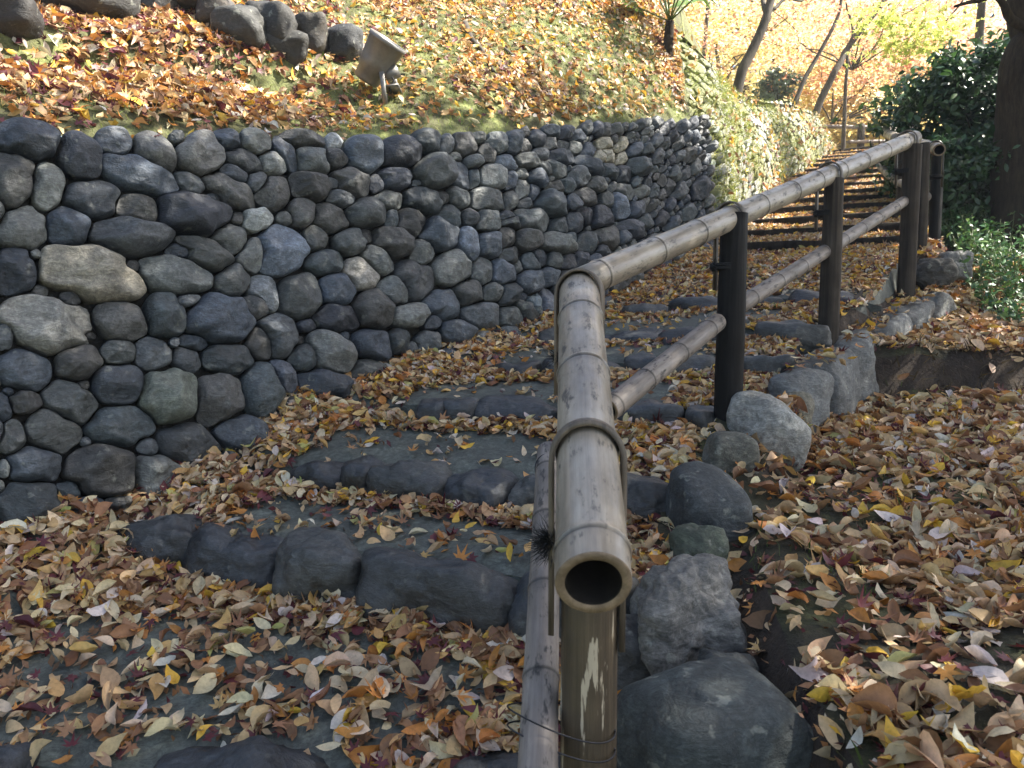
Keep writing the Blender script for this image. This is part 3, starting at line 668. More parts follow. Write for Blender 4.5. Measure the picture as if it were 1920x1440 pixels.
# ------------------------------------------------------------------ mossy stone bank along the upper stair
mb = np.array([at(1292, 480, 5.75), at(1338, 446, 5.65), at(1390, 402, 6.7), at(1440, 368, 7.8), at(1490, 336, 9.1), at(1530, 312, 10.4), at(1552, 300, 11.6)])
mtp = np.array([at(1245, 40, 6.8), at(1322, 118, 6.9), at(1362, 172, 7.7), at(1420, 190, 8.6), at(1480, 196, 9.7), at(1525, 218, 10.8), at(1551, 285, 11.7)])
sl = np.concatenate([[0], np.cumsum(.35 * np.linalg.norm(np.diff(mb, axis=0), axis=1) + .65 * np.linalg.norm(np.diff(mtp, axis=0), axis=1))]); hl = np.linalg.norm(mtp - mb, axis=1)
def moss_pt(Q):
    s = np.clip(Q[:, 0], 0, sl[-1]); B = np.stack([np.interp(s, sl, mb[:, k]) for k in range(3)], -1); T = np.stack([np.interp(s, sl, mtp[:, k]) for k in range(3)], -1)
    h = np.interp(s, sl, hl); v = Q[:, 1] / h
    P = B + (T - B) * v[:, None]; bul = .10 * np.sin(np.clip(v, 0, 1) * np.pi) + .06 * fbm(P, .9, 2, 41)
    return P + nrm(np.array([.75, -.5, .45])) * bul[:, None]
def gen_m():
    s = rng.uniform(0, sl[-1]); h = np.interp(s, sl, hl); r = .05 * np.exp(rng.normal(0, .35)); return (s, rng.uniform(0, h), r * 1.1, r * .85, rng.uniform(-20, 20))
ms = fill([], None, gen_m, lambda c: True, [(6500, 1.0, 1.55), (4000, .6, 1.35)])
mst = build_stones(np.array(ms), moss_pt, nrm(np.array([.78, -.5, .35])), 5000, 14, 4, 1.12, None, .15)
acc = Acc()
for V, Fs, rw, px, c in mst:
    acc.add(V, Fs, np.array([.36, .37, .34]) * rng.uniform(.5, 1.3) * (1 + rng.normal(0, .04, 3)))
bank = empty('mossy_stone_bank', mb[3]); tag(bank, 'sunlit sloping stone bank grown over with pale green moss', 'stone bank')
part(acc.build('stone_face', M['mosswall']), bank)
ss, vv = np.meshgrid(np.linspace(0, sl[-1], 60), np.linspace(-.05, 1.0, 24), indexing='ij'); hh = np.interp(ss, sl, hl)
Pm = moss_pt(np.stack([ss.ravel(), (vv * hh).ravel()], -1)) - nrm(np.array([.78, -.5, .35])) * .02
a_ = np.arange(59)[:, None] * 24; b_ = np.arange(23)[None]
part(mesh_np('earth_core', Pm, np.stack([a_ + b_, a_ + 24 + b_, a_ + 25 + b_, a_ + 1 + b_], -1).reshape(-1, 4), M['hill']), bank)
# moss tufts and creeping leaves over it
N = 17000; s = np.where(rng.random(N) < .10, rng.uniform(0, .9, N), rng.uniform(0, sl[-1], N)); v = rng.random(N) * np.interp(s, sl, hl) * 1.02; p = moss_pt(np.stack([s, v], -1))
k = rng.random(N) < sst(fbm(p, 1.3, 3, 55), -.15, .4) + .10; p = p[k]; nb = np.broadcast_to(nrm(np.array([.78, -.5, .35])), p.shape)
acc = Acc(); gcol = np.array([(.20, .24, .05), (.28, .30, .07), (.12, .16, .04), (.34, .33, .12)])[rng.integers(0, 4, len(p))] * rng.uniform(.7, 1.3, (len(p), 1))
blades(acc, p + nb * .03, nb, rng.uniform(.02, .06, len(p)), gcol * 1.3, .9)
tf = acc.build('moss', M['grass']); tf['kind'] = 'stuff'; tag(tf, 'yellow green moss and grass tufts covering the upper stone bank', 'moss')
acc = Acc(); N = 450; s = rng.uniform(0, sl[-1], N); v = rng.random(N) * np.interp(s, sl, hl); p = moss_pt(np.stack([s, v], -1)); nb = np.broadcast_to(nrm(np.array([.78, -.5, .35])), p.shape)
litter(acc, p + nb * .035, nb, W_FAR, .05, .08, False, .02, .2, .5)
tag(acc.build('fallen_leaves', M['leaf']), 'scattered orange leaves caught on the mossy stone bank', 'leaf litter', kind='stuff')

# ------------------------------------------------------------------ terrace behind the bank, ground to the horizon
V = []; back = np.array([-.55, .83, 0])
for P in mtp:
    for k, dz in ((-.06, -.02), (.5, .06), (1.5, .1), (4, .15), (12, .3)): V.append(P + back * k + [0, 0, dz])
V = np.array(V); n1 = len(mtp); a_ = np.arange(n1 - 1)[:, None] * 5; b_ = np.arange(4)[None]
tag(mesh_np('terrace_ground', V, np.stack([a_ + b_, a_ + 5 + b_, a_ + 6 + b_, a_ + 1 + b_], -1).reshape(-1, 4), M['hill']), kind='structure')
def right_low(y): return np.interp(y, [-3, .3, 1.1, 1.6, 2.6, 3.35], [-1.5, -.72, -.635, -.605, -.465, -.31])
def right_up(y): return np.interp(y, [3.3, 3.5, 4.2, 4.7, 5.5, 7, 11.2, 12, 200], [-.125, -.10, .0, .16, .42, .88, 2.12, 2.26, 2.3])
def right_z(x, y):
    cut = 3.42 + .10 * vnoise(np.stack([x * 2, y * 0, y * 0], -1), 3); s = sst(y, cut - .035, cut + .045)
    z = right_low(y) * (1 - s) + right_up(y) * s
    P = np.stack([x, y, 0 * x], -1); z = z + (fbm(P, 2.2, 3, 61) * .035 + fbm(P, 9, 2, 63) * .01) * np.where(y < 9, 1, .5)
    z = z + .10 * sst(x - y * .35, 1.0, 4.0) * sst(y, 3.4, 4.5) * 2
    return z
def edge_x(y):    # right edge of the path
    pts = np.array([r[1] for r in RUNGS]); return np.interp(y, pts[:, 1], pts[:, 0])
ys = np.concatenate([np.linspace(-1.0, 6, 170), np.linspace(6.1, 13, 40)]); us = np.concatenate([np.linspace(0, 3.4, 90), np.linspace(3.6, 14, 24)])
yy, uu = np.meshgrid(ys, us, indexing='ij'); xx = edge_x(yy) - .02 + uu + np.where(yy < .9, 0, 0)
zc = right_z(xx, yy)
pz = np.interp(yy, [r[1][1] for r in RUNGS], [r[1][2] for r in RUNGS])
kk_ = np.where((yy > 2.75) & (yy < 4.6), sst(uu, .0, .05), sst(uu, .08, .20)); zc = (pz + np.where(yy > 2.75, .0, .03)) * (1 - kk_) + zc * kk_; xx = xx - .10 * (uu < .01)
V = np.stack([xx, yy, zc], -1); n1, n2 = yy.shape; a_ = np.arange(n1 - 1)[:, None] * n2; b_ = np.arange(n2 - 1)[None]
rgm = mesh_np('side_ground', V, np.stack([a_ + b_, a_ + b_ + 1, a_ + n2 + b_ + 1, a_ + n2 + b_], -1).reshape(-1, 4), M['soil']); tag(rgm, kind='structure')
rgm.data.materials.append(M['cut'])
mi = np.zeros(len(rgm.data.polygons), np.int32); nz_ = np.empty(len(mi) * 3); rgm.data.polygons.foreach_get('normal', nz_); nz_ = nz_.reshape(-1, 3)
mi[np.abs(nz_[:, 2]) < .72] = 1; rgm.data.polygons.foreach_set('material_index', mi)
# wide sheet
def G(x, y): return np.interp(y, [-300, -5, 0, 11.2, 12, 400], [-40, -3.2, -1.6, 1.9, 2.15, 2.6])
gx = np.concatenate([np.linspace(-300, -20, 12), np.linspace(-18, 18, 30), np.linspace(20, 300, 12)]); gy = np.concatenate([np.linspace(-60, -2, 10), np.linspace(-1, 16, 24), np.linspace(18, 400, 16)])
X, Y = np.meshgrid(gx, gy, indexing='ij'); V = np.stack([X, Y, G(X, Y) - .12], -1); n1, n2 = X.shape; a_ = np.arange(n1 - 1)[:, None] * n2; b_ = np.arange(n2 - 1)[None]
tag(mesh_np('ground', V, np.stack([a_ + b_, a_ + n2 + b_, a_ + n2 + b_ + 1, a_ + b_ + 1], -1).reshape(-1, 4), M['hill']), kind='structure')
# litter right
accN = Acc(); n0 = 90000
y = .75 + (rng.random(n0) ** .8) * 4.6; u = rng.random(n0) * 2.6 + .02 - .0; x = edge_x(y) + u
e = .01; z = right_z(x, y); nn = nrm(np.stack([-(right_z(x + e, y) - z) / e, -(right_z(x, y + e) - z) / e, np.ones_like(x)], -1))
kk_ = np.where((y > 2.75) & (y < 4.6), sst(u, .0, .05), sst(u, .08, .20)); z = (np.interp(y, [r[1][1] for r in RUNGS], [r[1][2] for r in RUNGS]) + np.where(y > 2.75, 0, .03)) * (1 - kk_) + z * kk_
P = np.stack([x, y, z], -1); patch = sst(fbm(P * [1, 1, 0], 1.7, 3, 81), -.42, .22)
dens = .18 + .82 * patch; dens = np.where(nn[:, 2] < .75, .012, dens); dens = dens * np.interp(y, [1.0, 2.0, 3.4], [.55, .8, 1.0]) * np.where(y > 4.5, .5, 1)
dens = np.where((y > 2.6) & (y < 3.25) & (nn[:, 2] > .75), np.maximum(dens, .9), dens)
k = rng.random(n0) < dens
litter(accN, P[k], nn[k], W_RIGHT, .036, .076, True, .028, .25, .38)
tag(accN.build('fallen_leaves', M['leaf']), 'brown curled leaves on the dark ground right of the boulders', 'leaf litter', kind='stuff')

# ------------------------------------------------------------------ boulders edging the path on the right
def boulder(px, py, rx, ry, d, seed, label, col, dz=.9, rot=0, box=.35, cat='boulder', sub=5, ncut=9, deep=None, tilt=0, name='boulder', group='boulders edging the path', rough=1.3, p=9):
    c = at(px, py, d); k = d / F; hx, hz = rx * k, ry * k; hy = deep if deep else dz * (hx + hz) / 2
    V, Fa = rock((hx, hy, hz), seed, sub, box, p, ncut, rough); V = roty(V, R(tilt)); V = rotz(V, R(rot))
    o = mesh_np(name, V, Fa, M['boulder'], colors=np.broadcast_to(np.array(col, float), (len(V), 3))); o.location = c
    tag(o, label, cat, group); return o
boulder(1340, 1425, 186, 182, 1.42, 12, 'big smooth dark green grey boulder at the bottom beside the near post', (.050, .060, .058), 1.0, 20, .25, sub=6, ncut=7, rough=.45)
boulder(1355, 1262, 62, 48, 1.56, 14, 'small dark wedge shaped rock behind the big smooth boulder', (.045, .052, .052), 1.0, -20)
boulder(1285, 1160, 112, 122, 1.74, 16, 'rough grey granite boulder with moss on its right side', (.16, .155, .14), .9, 10, .2, sub=6, rough=2.2)
boulder(1195, 1235, 55, 75, 1.70, 19, 'low dark rock between the near post and the rough granite boulder', (.055, .055, .05), .9, 0, rough=1.4)
boulder(1308, 1035, 52, 46, 1.98, 21, 'small mossy rock wedged above the rough granite boulder', (.075, .09, .06), 1.0, 0, rough=1.5)
boulder(1330, 962, 84, 96, 2.16, 25, 'dark smooth egg shaped boulder leaning towards the path', (.05, .058, .06), .9, 15, .2, tilt=-12, rough=.6)
boulder(1368, 862, 54, 54, 2.42, 27, 'rounded olive grey rock in front of the charred post', (.12, .12, .095), .8, 0, .2, rough=.6)
boulder(1438, 812, 78, 70, 2.62, 29, 'large pale granite boulder right of the charred post', (.29, .29, .26), .9, -15, .25, tilt=12, sub=6, rough=.9)
boulder(1492, 778, 34, 44, 2.80, 33, 'small brownish rock tucked behind the pale granite boulder', (.15, .14, .10), .9, 0)
KT = np.array([at(1478, 716, 2.86), at(1528, 690, 3.05), at(1572, 652, 3.32), at(1618, 620, 3.66), at(1668, 588, 4.0), at(1722, 562, 4.25), at(1772, 548, 4.45)])
KL = ['flat topped grey block next after the pale granite boulder', 'grey kerb block beside the foot of the brown middle post', 'long flat topped kerb slab with leaves on top', 'pale kerb slab above the earth cut', 'low kerb slab half covered by leaves before the farther rail post', 'last grey kerb stone at the edge of the green plants']
for i in range(6):
    a, b2 = KT[i], KT[i + 1]; L = np.linalg.norm(b2 - a); hh = (.13, .15, .14, .12, .10, .09)[i]
    V, Fa = rock((L / 2 * 1.06, (.085, .10, .12, .12, .11, .10)[i], hh), 640 + i, 5, .85, 9, 10, 1.0); V = roty(V, -math.asin((b2 - a)[2] / L) * .7); V = rotz(V, math.atan2(b2[1] - a[1], b2[0] - a[0]))
    o = mesh_np('kerb_stone', V, Fa, M['boulder'], colors=np.broadcast_to(np.array((.125, .13, .125)) * (1.3, 1.0, 1.35, 1.2, 1.1, 1.2)[i], (len(V), 3))); o.location = (a + b2) / 2 - np.array([0, 0, hh - .018]); tag(o, KL[i], 'kerb stone', 'kerb stones along the upper path edge')
boulder(1749, 514, 34, 30, 4.45, 45, 'small dark round rock beside the foot of the far rail post', (.065, .06, .05), 1.0, 0, rough=1.4)
boulder(1782, 500, 30, 26, 4.75, 47, 'pale flat rock touching the green plants', (.17, .17, .16), 1.2, 0, .7)

acc = Acc(); N = 260; k_ = rng.integers(0, 6, N); f_ = rng.random((N, 1)); p = KT[k_] * (1 - f_) + KT[k_ + 1] * f_ + rng.normal(0, .05, (N, 3)) * [1, 1, 0] + [0, 0, .03]
k_ = fbm(p, 4, 2, 3) > -.1; litter(acc, p[k_], np.tile([0, 0, 1.], (int(k_.sum()), 1)), W_MID, .03, .06, False, .01, .2, .3)
tag(acc.build('fallen_leaves', M['leaf']), 'loose yellow and tan leaves resting on the kerb stones', 'leaf litter', kind='stuff')
# upper row of boulders on the slope
UP = [(8, 28, 52, 48, (.05, .045, .04), 'brown grey boulder in the upper left corner above the slope'),
      (150, -2, 80, 44, (.06, .057, .05), 'wide grey boulder second from the upper left corner'),
      (330, 0, 60, 26, (.17, .16, .14), 'pale boulder at the top edge of the slope'),
      (292, 6, 34, 26, (.10, .09, .075), 'small brown rock at the top edge of the slope'),
      (402, 28, 34, 40, (.085, .07, .055), 'brownish boulder where the upper stone row begins'),
      (450, 52, 44, 44, (.09, .09, .08), 'grey split boulder in the middle of the upper stone row'),
      (512, 52, 40, 42, (.075, .072, .065), 'tall dark boulder in the upper stone row'),
      (540, 92, 36, 34, (.06, .058, .05), 'dark boulder at the foot of the upper stone row'),
      (585, 70, 30, 42, (.10, .085, .065), 'brown upright boulder near the end of the upper stone row'),
      (640, 88, 34, 34, (.055, .06, .065), 'dark boulder ending the upper stone row beside the floodlight')]
for i, (px, py, rx, ry, c, lb) in enumerate(UP):
    h = on_hill(px, min(py + ry * .7, 130)); d = h[1] + .04
    boulder(px, py, rx * 1.12, ry * 1.0, d, 300 + i, lb, tuple(q * .52 for q in c), 1.0, random.uniform(-30, 30), .4, sub=4, group='boulders of the upper row', rough=1.3)  # whole upper row darkened, its shade put into the stone colour

# ------------------------------------------------------------------ bamboo handrail
rail = empty('bamboo_handrail', at(1200, 800, 2.3)); tag(rail, 'weathered bamboo handrail on dark posts climbing beside the steps', 'handrail')
def aligned(name, p0, p1, build, m, parent):
    """object whose local Z runs from p0 to p1"""
    p0 = Vector(p0); p1 = Vector(p1); L = (p1 - p0).length
    V, Fs, C = build(L); o = mesh_np(name, V, Fs, m, colors=C)
    o.parent = parent; q = (p1 - p0).to_track_quat('Z', 'Y'); o.rotation_mode = 'QUATERNION'; o.rotation_quaternion = q
    o.location = p0 - parent.location - (parent.parent.location if parent.parent else Vector((0, 0, 0))); return o
def bamboo(name, p0, p1, r0, r1, nodes, m, parent, hollow=True, seg=40, bow=0.0):
    """nodes: distances from p0"""
    def bld(L):
        zs = set(np.linspace(0, L, max(12, int(L / .05))).tolist())
        for n in nodes:
            if 0 < n < L:
                for o_ in (-.02, -.010, -.005, -.002, 0, .002, .005, .010, .02): zs.add(min(max(n + o_, 0), L))
        zs = np.array(sorted(zs)); rr = r0 + (r1 - r0) * zs / L; c = np.ones((len(zs), 3))
        for n in nodes:
            d = zs - n; rr = rr + r0 * (.055 * np.exp(-((d - .004) / .006) ** 2) - .045 * np.exp(-(d / .0022) ** 2) + .02 * np.exp(-(d / .02) ** 2))
            c *= (1 - .62 * np.exp(-(d / .003) ** 2) - .22 * np.exp(-((d + .008) / .012) ** 2))[:, None]
        a = np.linspace(0, 2 * np.pi, seg, endpoint=False); ca, sa = np.cos(a), np.sin(a)
        ov = 1 + .012 * np.cos(2 * a + 1) + .006 * np.cos(3 * a)
        bx = bow * np.sin(np.pi * zs / L)
        V = np.stack([rr[:, None] * ca * ov, rr[:, None] * sa * ov + bx[:, None], np.broadcast_to(zs[:, None], (len(zs), seg))], -1).reshape(-1, 3); C = np.repeat(c, seg, 0); n = len(zs)
        i = np.arange(n - 1)[:, None] * seg; j = np.arange(seg)[None]; k = (j + 1) % seg
        fs = [np.stack([i + j, i + k, i + seg + k, i + seg + j], -1).reshape(-1, 4)]
        b = (n - 1) * seg; jj = np.arange(seg); V = np.concatenate([V, [[0, bow * 0, L]]]); fs.append(np.stack([b + jj, b + (jj + 1) % seg, np.full(seg, len(V) - 1)], -1)); C = np.concatenate([C, [[.4] * 3]])
        if not hollow:
            V = np.concatenate([V, [[0, 0, 0]]]); fs.append(np.stack([(jj + 1) % seg, jj, np.full(seg, len(V) - 1)], -1)); C = np.concatenate([C, [[.4] * 3]])
        return V, fs, C
    o = aligned(name, p0, p1, bld, m, parent)
    if hollow:   # cut end: ring and dark bore
        def ring(L):
            a = np.linspace(0, 2 * np.pi, seg, endpoint=False); ca, sa = np.cos(a), np.sin(a); ov = 1 + .012 * np.cos(2 * a + 1) + .006 * np.cos(3 * a)
            prof_ = [(r0 * .998, .0), (r0 * .975, -.003), (r0 * .74, -.001), (r0 * .70, .004), (r0 * .70, .10)]
            V = np.concatenate([np.stack([r * ca * ov, r * sa * ov, np.full(seg, z)], -1) for r, z in prof_] + [np.array([[0, 0, .10]])]); n = len(prof_)
            i = np.arange(n - 1)[:, None] * seg; j = np.arange(seg)[None]; k = (j + 1) % seg
            fs = [np.stack([i + k, i + j, i + seg + j, i + seg + k], -1).reshape(-1, 4)]; jj = np.arange(seg)
            fs.append(np.stack([(n - 1) * seg + (jj + 1) % seg, (n - 1) * seg + jj, np.full(seg, len(V) - 1)], -1))
            return V, fs, None
        e = aligned('cut_end', p0, p1, ring, M['rim'], parent)
        e.data.materials.append(M['dark']); mi = np.zeros(len(e.data.polygons), np.int32); mi[2 * seg:] = 1; e.data.polygons.foreach_set('material_index', mi)
        e.parent = o; e.matrix_parent_inverse = Matrix.Identity(4); e.location = (0, 0, 0); e.rotation_quaternion = (1, 0, 0, 0)
    return o
A0 = at(1113, 1092, 1.0); A1 = at(1086, 541, 1.99)
La = np.linalg.norm(A1 - A0)
bamboo('top_rail', A0, A1 + (A1 - A0) / La * .01, .0475, .0465, [.05, .31, .58, .86], M['bamboo'], rail, seg=56)
B0 = at(1092, 530, 2.05); B1 = at(1714, 259, 4.42); Lb = np.linalg.norm(B1 - B0)
bamboo('top_rail', B0, B1, .0395, .0385, [.07, .36, .62, .86, 1.10, 1.40, 1.66, 1.95, 2.26, 2.60, 2.95, 3.3], M['bamboo'], rail, hollow=False, seg=40)
C0 = at(1003, 1600, 1.06); C1 = at(1029, 846, 2.0)
bamboo('lower_rail', C0, C1, .0300, .0285, [.10, .30, .52, .74, .93], M['bamboo2'], rail)
D0 = at(1138, 770, 2.04); D1 = at(1345, 604, 2.64); 
bamboo('lower_rail', D0, D1, .031, .029, [.03, .22, .45, .68, .9], M['bamboo2'], rail)
E0 = at(1380, 577, 2.74); E1 = at(1696, 377, 4.30)
bamboo('lower_rail', E0, E1, .0285, .027, [.12, .36, .60, .85, 1.1, 1.35, 1.6, 1.9, 2.2], M['bamboo2'], rail, hollow=False)
def post(name, px, ytop, ybot, d, r, m, parent, lean=0):
    p0 = at(px, ybot, d); p1 = at(px, ytop, d); p1[0] = p0[0] + lean; p1[1] = p0[1]; p0 = p0 - [0, 0, .12]
    def bld(L):
        n = max(10, int(L / .05)); z = np.linspace(0, L, n); a = np.linspace(0, 2 * np.pi, 28, endpoint=False)
        rr = r * (1 + .03 * np.sin(z * 7 + px))[:, None] * (1 + .02 * np.cos(3 * a + px))[None]
        V = np.stack([rr * np.cos(a), rr * np.sin(a), np.broadcast_to(z[:, None], rr.shape)], -1).reshape(-1, 3)
        V[:, :2] += .003 * vnoise(V * [30, 30, 4], 9)[:, None]
        i = np.arange(n - 1)[:, None] * 28; j = np.arange(28)[None]; k = (j + 1) % 28; fs = [np.stack([i + j, i + k, i + 28 + k, i + 28 + j], -1).reshape(-1, 4)]
        V = np.concatenate([V, [[0, 0, L + .003]]]); jj = np.arange(28); fs.append(np.stack([(n - 1) * 28 + jj, (n - 1) * 28 + (jj + 1) % 28, np.full(28, len(V) - 1)], -1)); return V, fs, None
    o = aligned(name, p0, p1, bld, m, parent); o['_p'] = 0; del o['_p']; return o, p0, p1
def along(A, B, y):  # point of a rail at depth y
    t = (y - A[1]) / (B[1] - A[1]); return A + (B - A) * t
def strap(c, ax, r, leg, m=None, width=.034, parent=rail, skew=0.0, th=.006):
    """bent bamboo strap over the rail at c, rail direction ax"""
    ax = nrm(np.array([ax[0], ax[1], 0.])); sd_ = np.array([ax[1], -ax[0], 0]); up = np.array([0, 0, 1.])
    prof_ = [(-r, -leg * (.92)), (-r, -leg * .5), (-r * 1.01, -.01)]
    for t in np.linspace(180, 0, 19): prof_.append((r * math.cos(R(t)), r * 1.05 * math.sin(R(t)) + .0))
    prof_ += [(r * 1.01, -.01), (r, -leg * .5), (r, -leg)]
    P = np.array(prof_); n = len(P); tg = nrm(np.gradient(P, axis=0)); nr_ = np.stack([tg[:, 1] * -1, tg[:, 0]], -1)
    V = []
    for i in range(n):
        for o_, w in ((0, -1), (0, 1), (th, .9), (th, -.9)):
            q = P[i] + nr_[i] * o_ * (1 if True else -1); V.append(c + sd_ * q[0] + up * q[1] + ax * (w * width / 2 + skew * q[1]))
    V = np.array(V); i = np.arange(n - 1)[:, None] * 4; j = np.arange(4)[None]; k = (j + 1) % 4
    o = mesh_np('strap', V, [np.stack([i + j, i + k, i + 4 + k, i + 4 + j], -1).reshape(-1, 4), np.array([[3, 2, 1, 0], [4 * n - 4, 4 * n - 3, 4 * n - 2, 4 * n - 1]])], m or M['strap'], smooth=False)
    return part(o, parent)
def tie(c, r, parent=rail, turns=3, rope=.0028, m=None, tilt=0.0, frizz=120, side=-1, name='rope_tie', sy=1.0, fl=.035):
    a = np.linspace(0, 2 * np.pi * turns, turns * 28); zz_ = np.linspace(-rope * turns * .95, rope * turns * .95, len(a))
    P = c + np.stack([np.cos(a) * (r + rope * .7), np.sin(a) * (r + rope * .7) * sy, zz_ + tilt * np.cos(a) * r], -1)
    acc = Acc(); acc.add(*tube(P, rope, 8))
    if frizz:
        base = c + np.array([side * (r + .004), -.004, 0])
        kk = ICO[3][0] * [.012, .011, .014] * (1 + .2 * rng.normal(size=(len(ICO[3][0]), 1)) * .6) + base; acc.add(kk, ICO[3][1])
        N = frizz; d = nrm(rng.normal(size=(N, 3)) + [side * .9, -.2, 0]); ln = rng.uniform(.3, 1, (N, 1)) * fl; s = nrm(np.cross(d, rng.normal(size=(N, 3)))) * .0006
        mid = base + d * ln * .6 + rng.normal(0, .002, (N, 3)); tip = base + d * ln + rng.normal(0, .005, (N, 3))
        V = np.stack([base - s + 0 * d, base + s + 0 * d, mid + s, mid - s, tip], 1); b = (np.arange(N) * 5)[:, None]
        acc.add(V.reshape(-1, 3), [b + np.array([[0, 1, 2, 3]]), b + np.array([[3, 2, 4]])])
    o = acc.build(name, m or M['rope']); return part(o, parent)
axA = A1 - A0; axB = B1 - B0; axD = D1 - D0
# near post, under the rail
yp = 1.27; cA = along(A0, A1, yp)
pp, q0, q1 = post('post', 1101, 980, 1800, yp, .0445, M['postpeel'], rail)
strap(cA, axA, .0508, .30, width=.036, th=.009)
tie(np.array([cA[0], cA[1], cA[2] - .13]), .0475, turns=3, frizz=520, side=-1, fl=.055)
# wire binding lower rail and near post
lz = along(C0, C1, 1.22)
for dz_ in (0, .03):
    a = np.linspace(0, 2 * np.pi, 60); cx_ = (lz[0] + cA[0]) / 2 - .002; ra = (cA[0] - lz[0]) / 2 + .046
    P = np.stack([cx_ + np.cos(a) * ra, 1.25 + np.sin(a) * .052, np.full(60, -.648 + dz_) - .02 * np.cos(a) + .006 * np.sin(2 * a)], -1)
    part(mesh_np('wire_loop', *tube(P, .0014, 8), M['wire']), rail)
a = np.linspace(0, 4 * np.pi, 60); c_ = along(C0, C1, 1.93)
part(mesh_np('wire_loop', *tube(np.stack([c_[0] + np.cos(a) * .031, c_[1] + .01 * np.sin(a), c_[2] + np.sin(a) * .033], -1), .0013, 8), M['wire']), rail)
# post at the bend
cK = along(A0, A1, 1.955)
post('post', 1086, 575, 1160, 1.99, .036, M['postdark'], rail)
strap(cK, axA + axB * .25, .0508, .26, width=.034, th=.0065)
tie(np.array([cK[0], cK[1] + .02, cK[2] - .15]), .042, turns=3, frizz=160, side=-1, fl=.05)
for (px, yt_, yb_, d, r, m, ln) in ((1362, 400, 815, 2.69, .0435, M['postdark'], .012), (1551, 335, 645, 3.40, .0385, M['postwood'], .010), (1699, 272, 525, 4.30, .0425, M['postwood'], .012)):
    post('post', px, yt_, yb_, d, r, m, rail, ln)
for (y_, ln) in ((2.70, .25), (3.42, .235), (4.32, .25)):
    c_ = along(B0, B1, y_); strap(c_, axB, .0455, ln, width=.028)
    tie(np.array([c_[0], c_[1], c_[2] - .155]), .047, turns=4, frizz=90, side=-1, fl=.045)
# next run of the rail further up
rail2 = empty('bamboo_handrail', at(1720, 480, 4.9)); tag(rail2, 'farther bamboo handrail run beside the bush along the timber steps', 'handrail')
G0 = at(1761, 281, 4.75); G1 = at(1683, 258, 6.1)
bamboo('top_rail', G0, G1, .034, .032, [.08, .4, .8, 1.2], M['bamboo'], rail2)
H0 = at(1680, 259, 6.0); H1 = at(1655, 247, 7.1); bamboo('top_rail', H0, H1, .034, .032, [.2, .5, .8], M['bamboo'], rail2, hollow=False)
I0 = at(1655, 247, 7.1); I1 = at(1712, 232, 9.5); bamboo('top_rail', I0, I1, .034, .032, [.2, .7, 1.2, 1.7], M['bamboo'], rail2, hollow=False)
for (px, a_1, b_1, d, r, m) in ((1727, 268, 492, 4.75, .026, M['postwood']), (1751, 282, 468, 5.0, .034, M['postdark']), (1687, 262, 416, 6.1, .034, M['postwood']), (1664, 252, 390, 6.9, .036, M['postwood'])):
    post('post', px, a_1, b_1, d, r, m, rail2)
for c_, ax in ((along(G0, G1, 4.85), G1 - G0), (along(H0, H1, 6.9), H1 - H0), (along(G0, G1, 5.9), G1 - G0)):
    strap(c_, ax, .038, .22, parent=rail2, m=M['strapout']); tie(c_ - [0, 0, .16], .038, parent=rail2, frizz=0, turns=3)
pts = np.array([at(1649, 311, 6.9), at(1662, 325, 6.6), at(1676, 338, 6.3), at(1692, 345, 6.0), at(1702, 352, 5.8)]); t_ = np.linspace(0, 4, 40)
pc = np.stack([np.interp(t_, range(5), pts[:, k]) for k in range(3)], -1); rr = .026 + .004 * (np.abs(np.sin(t_ * 3)) > .97)
o = mesh_np('lower_rail', *tube(pc, rr, 20), M['bamboo2'], colors=None); part(o, rail2); c = o.data.color_attributes.new('Col', 'FLOAT_COLOR', 'POINT'); c.data.foreach_set('color', np.ones(len(o.data.vertices) * 4))
bamboo('lower_rail', at(1737, 369, 4.85), at(1715, 374, 5.4), .027, .026, [.1, .3], M['bamboo2'], rail2, hollow=False)
# fence at the landing
ff_ = empty('bamboo_fence', at(1613, 285, 12.2)); tag(ff_, 'thin bamboo fence crossing the landing in front of the yellow maples', 'fence')
bamboo('rail', at(1500, 236, 12.2), at(1720, 241, 12.4), .028, .028, [.3, .8, 1.3], M['bamboo2'], ff_, hollow=False)
bamboo('rail', at(1590, 266, 12.2), at(1720, 264, 12.4), .025, .025, [.3, .8], M['bamboo2'], ff_, hollow=False)
for px in (1613, 1520, 1700):
    post('post', px, 233, 290, 12.3, .05, M['postwood'], ff_)

# ------------------------------------------------------------------ floodlight on the slope
base = on_hill(722, 186); s_ = base[1] / F
lamp = empty('floodlight', base); tag(lamp, 'grey barrel shaped floodlight on a metal bracket on the slope', 'floodlight')
def turned(prof_, c, ax, seg=40):
    ax = nrm(np.array(ax, float)); u = nrm(np.cross(ax, [0, 1, .2])); v = np.cross(ax, u); a = np.linspace(0, 2 * np.pi, seg, endpoint=False)
    V = np.concatenate([c + ax * z + r * (np.cos(a)[:, None] * u + np.sin(a)[:, None] * v) for r, z in prof_]); n = len(prof_)
    i = np.arange(n - 1)[:, None] * seg; j = np.arange(seg)[None]; k = (j + 1) % seg
    return V, [np.stack([i + j, i + k, i + seg + k, i + seg + j], -1).reshape(-1, 4)]
cL = at(710, 108, base[1] - .02); axL = np.array([.22, -.10, .32]); S = s_ * 1.0
hw = 38 * S
prof_ = [(.0, -1.35), (.62, -1.33), (.70, -1.2), (.72, -.75), (.82, -.7), (.86, -.2), (.98, .75), (1.05, .78), (1.05, .98), (.93, .98), (.90, .86)]
V, Fs = turned([(r * hw * .92, z * hw * .95) for r, z in prof_], cL, axL); part(mesh_np('housing', V, Fs, M['metal'], smooth=False), lamp)
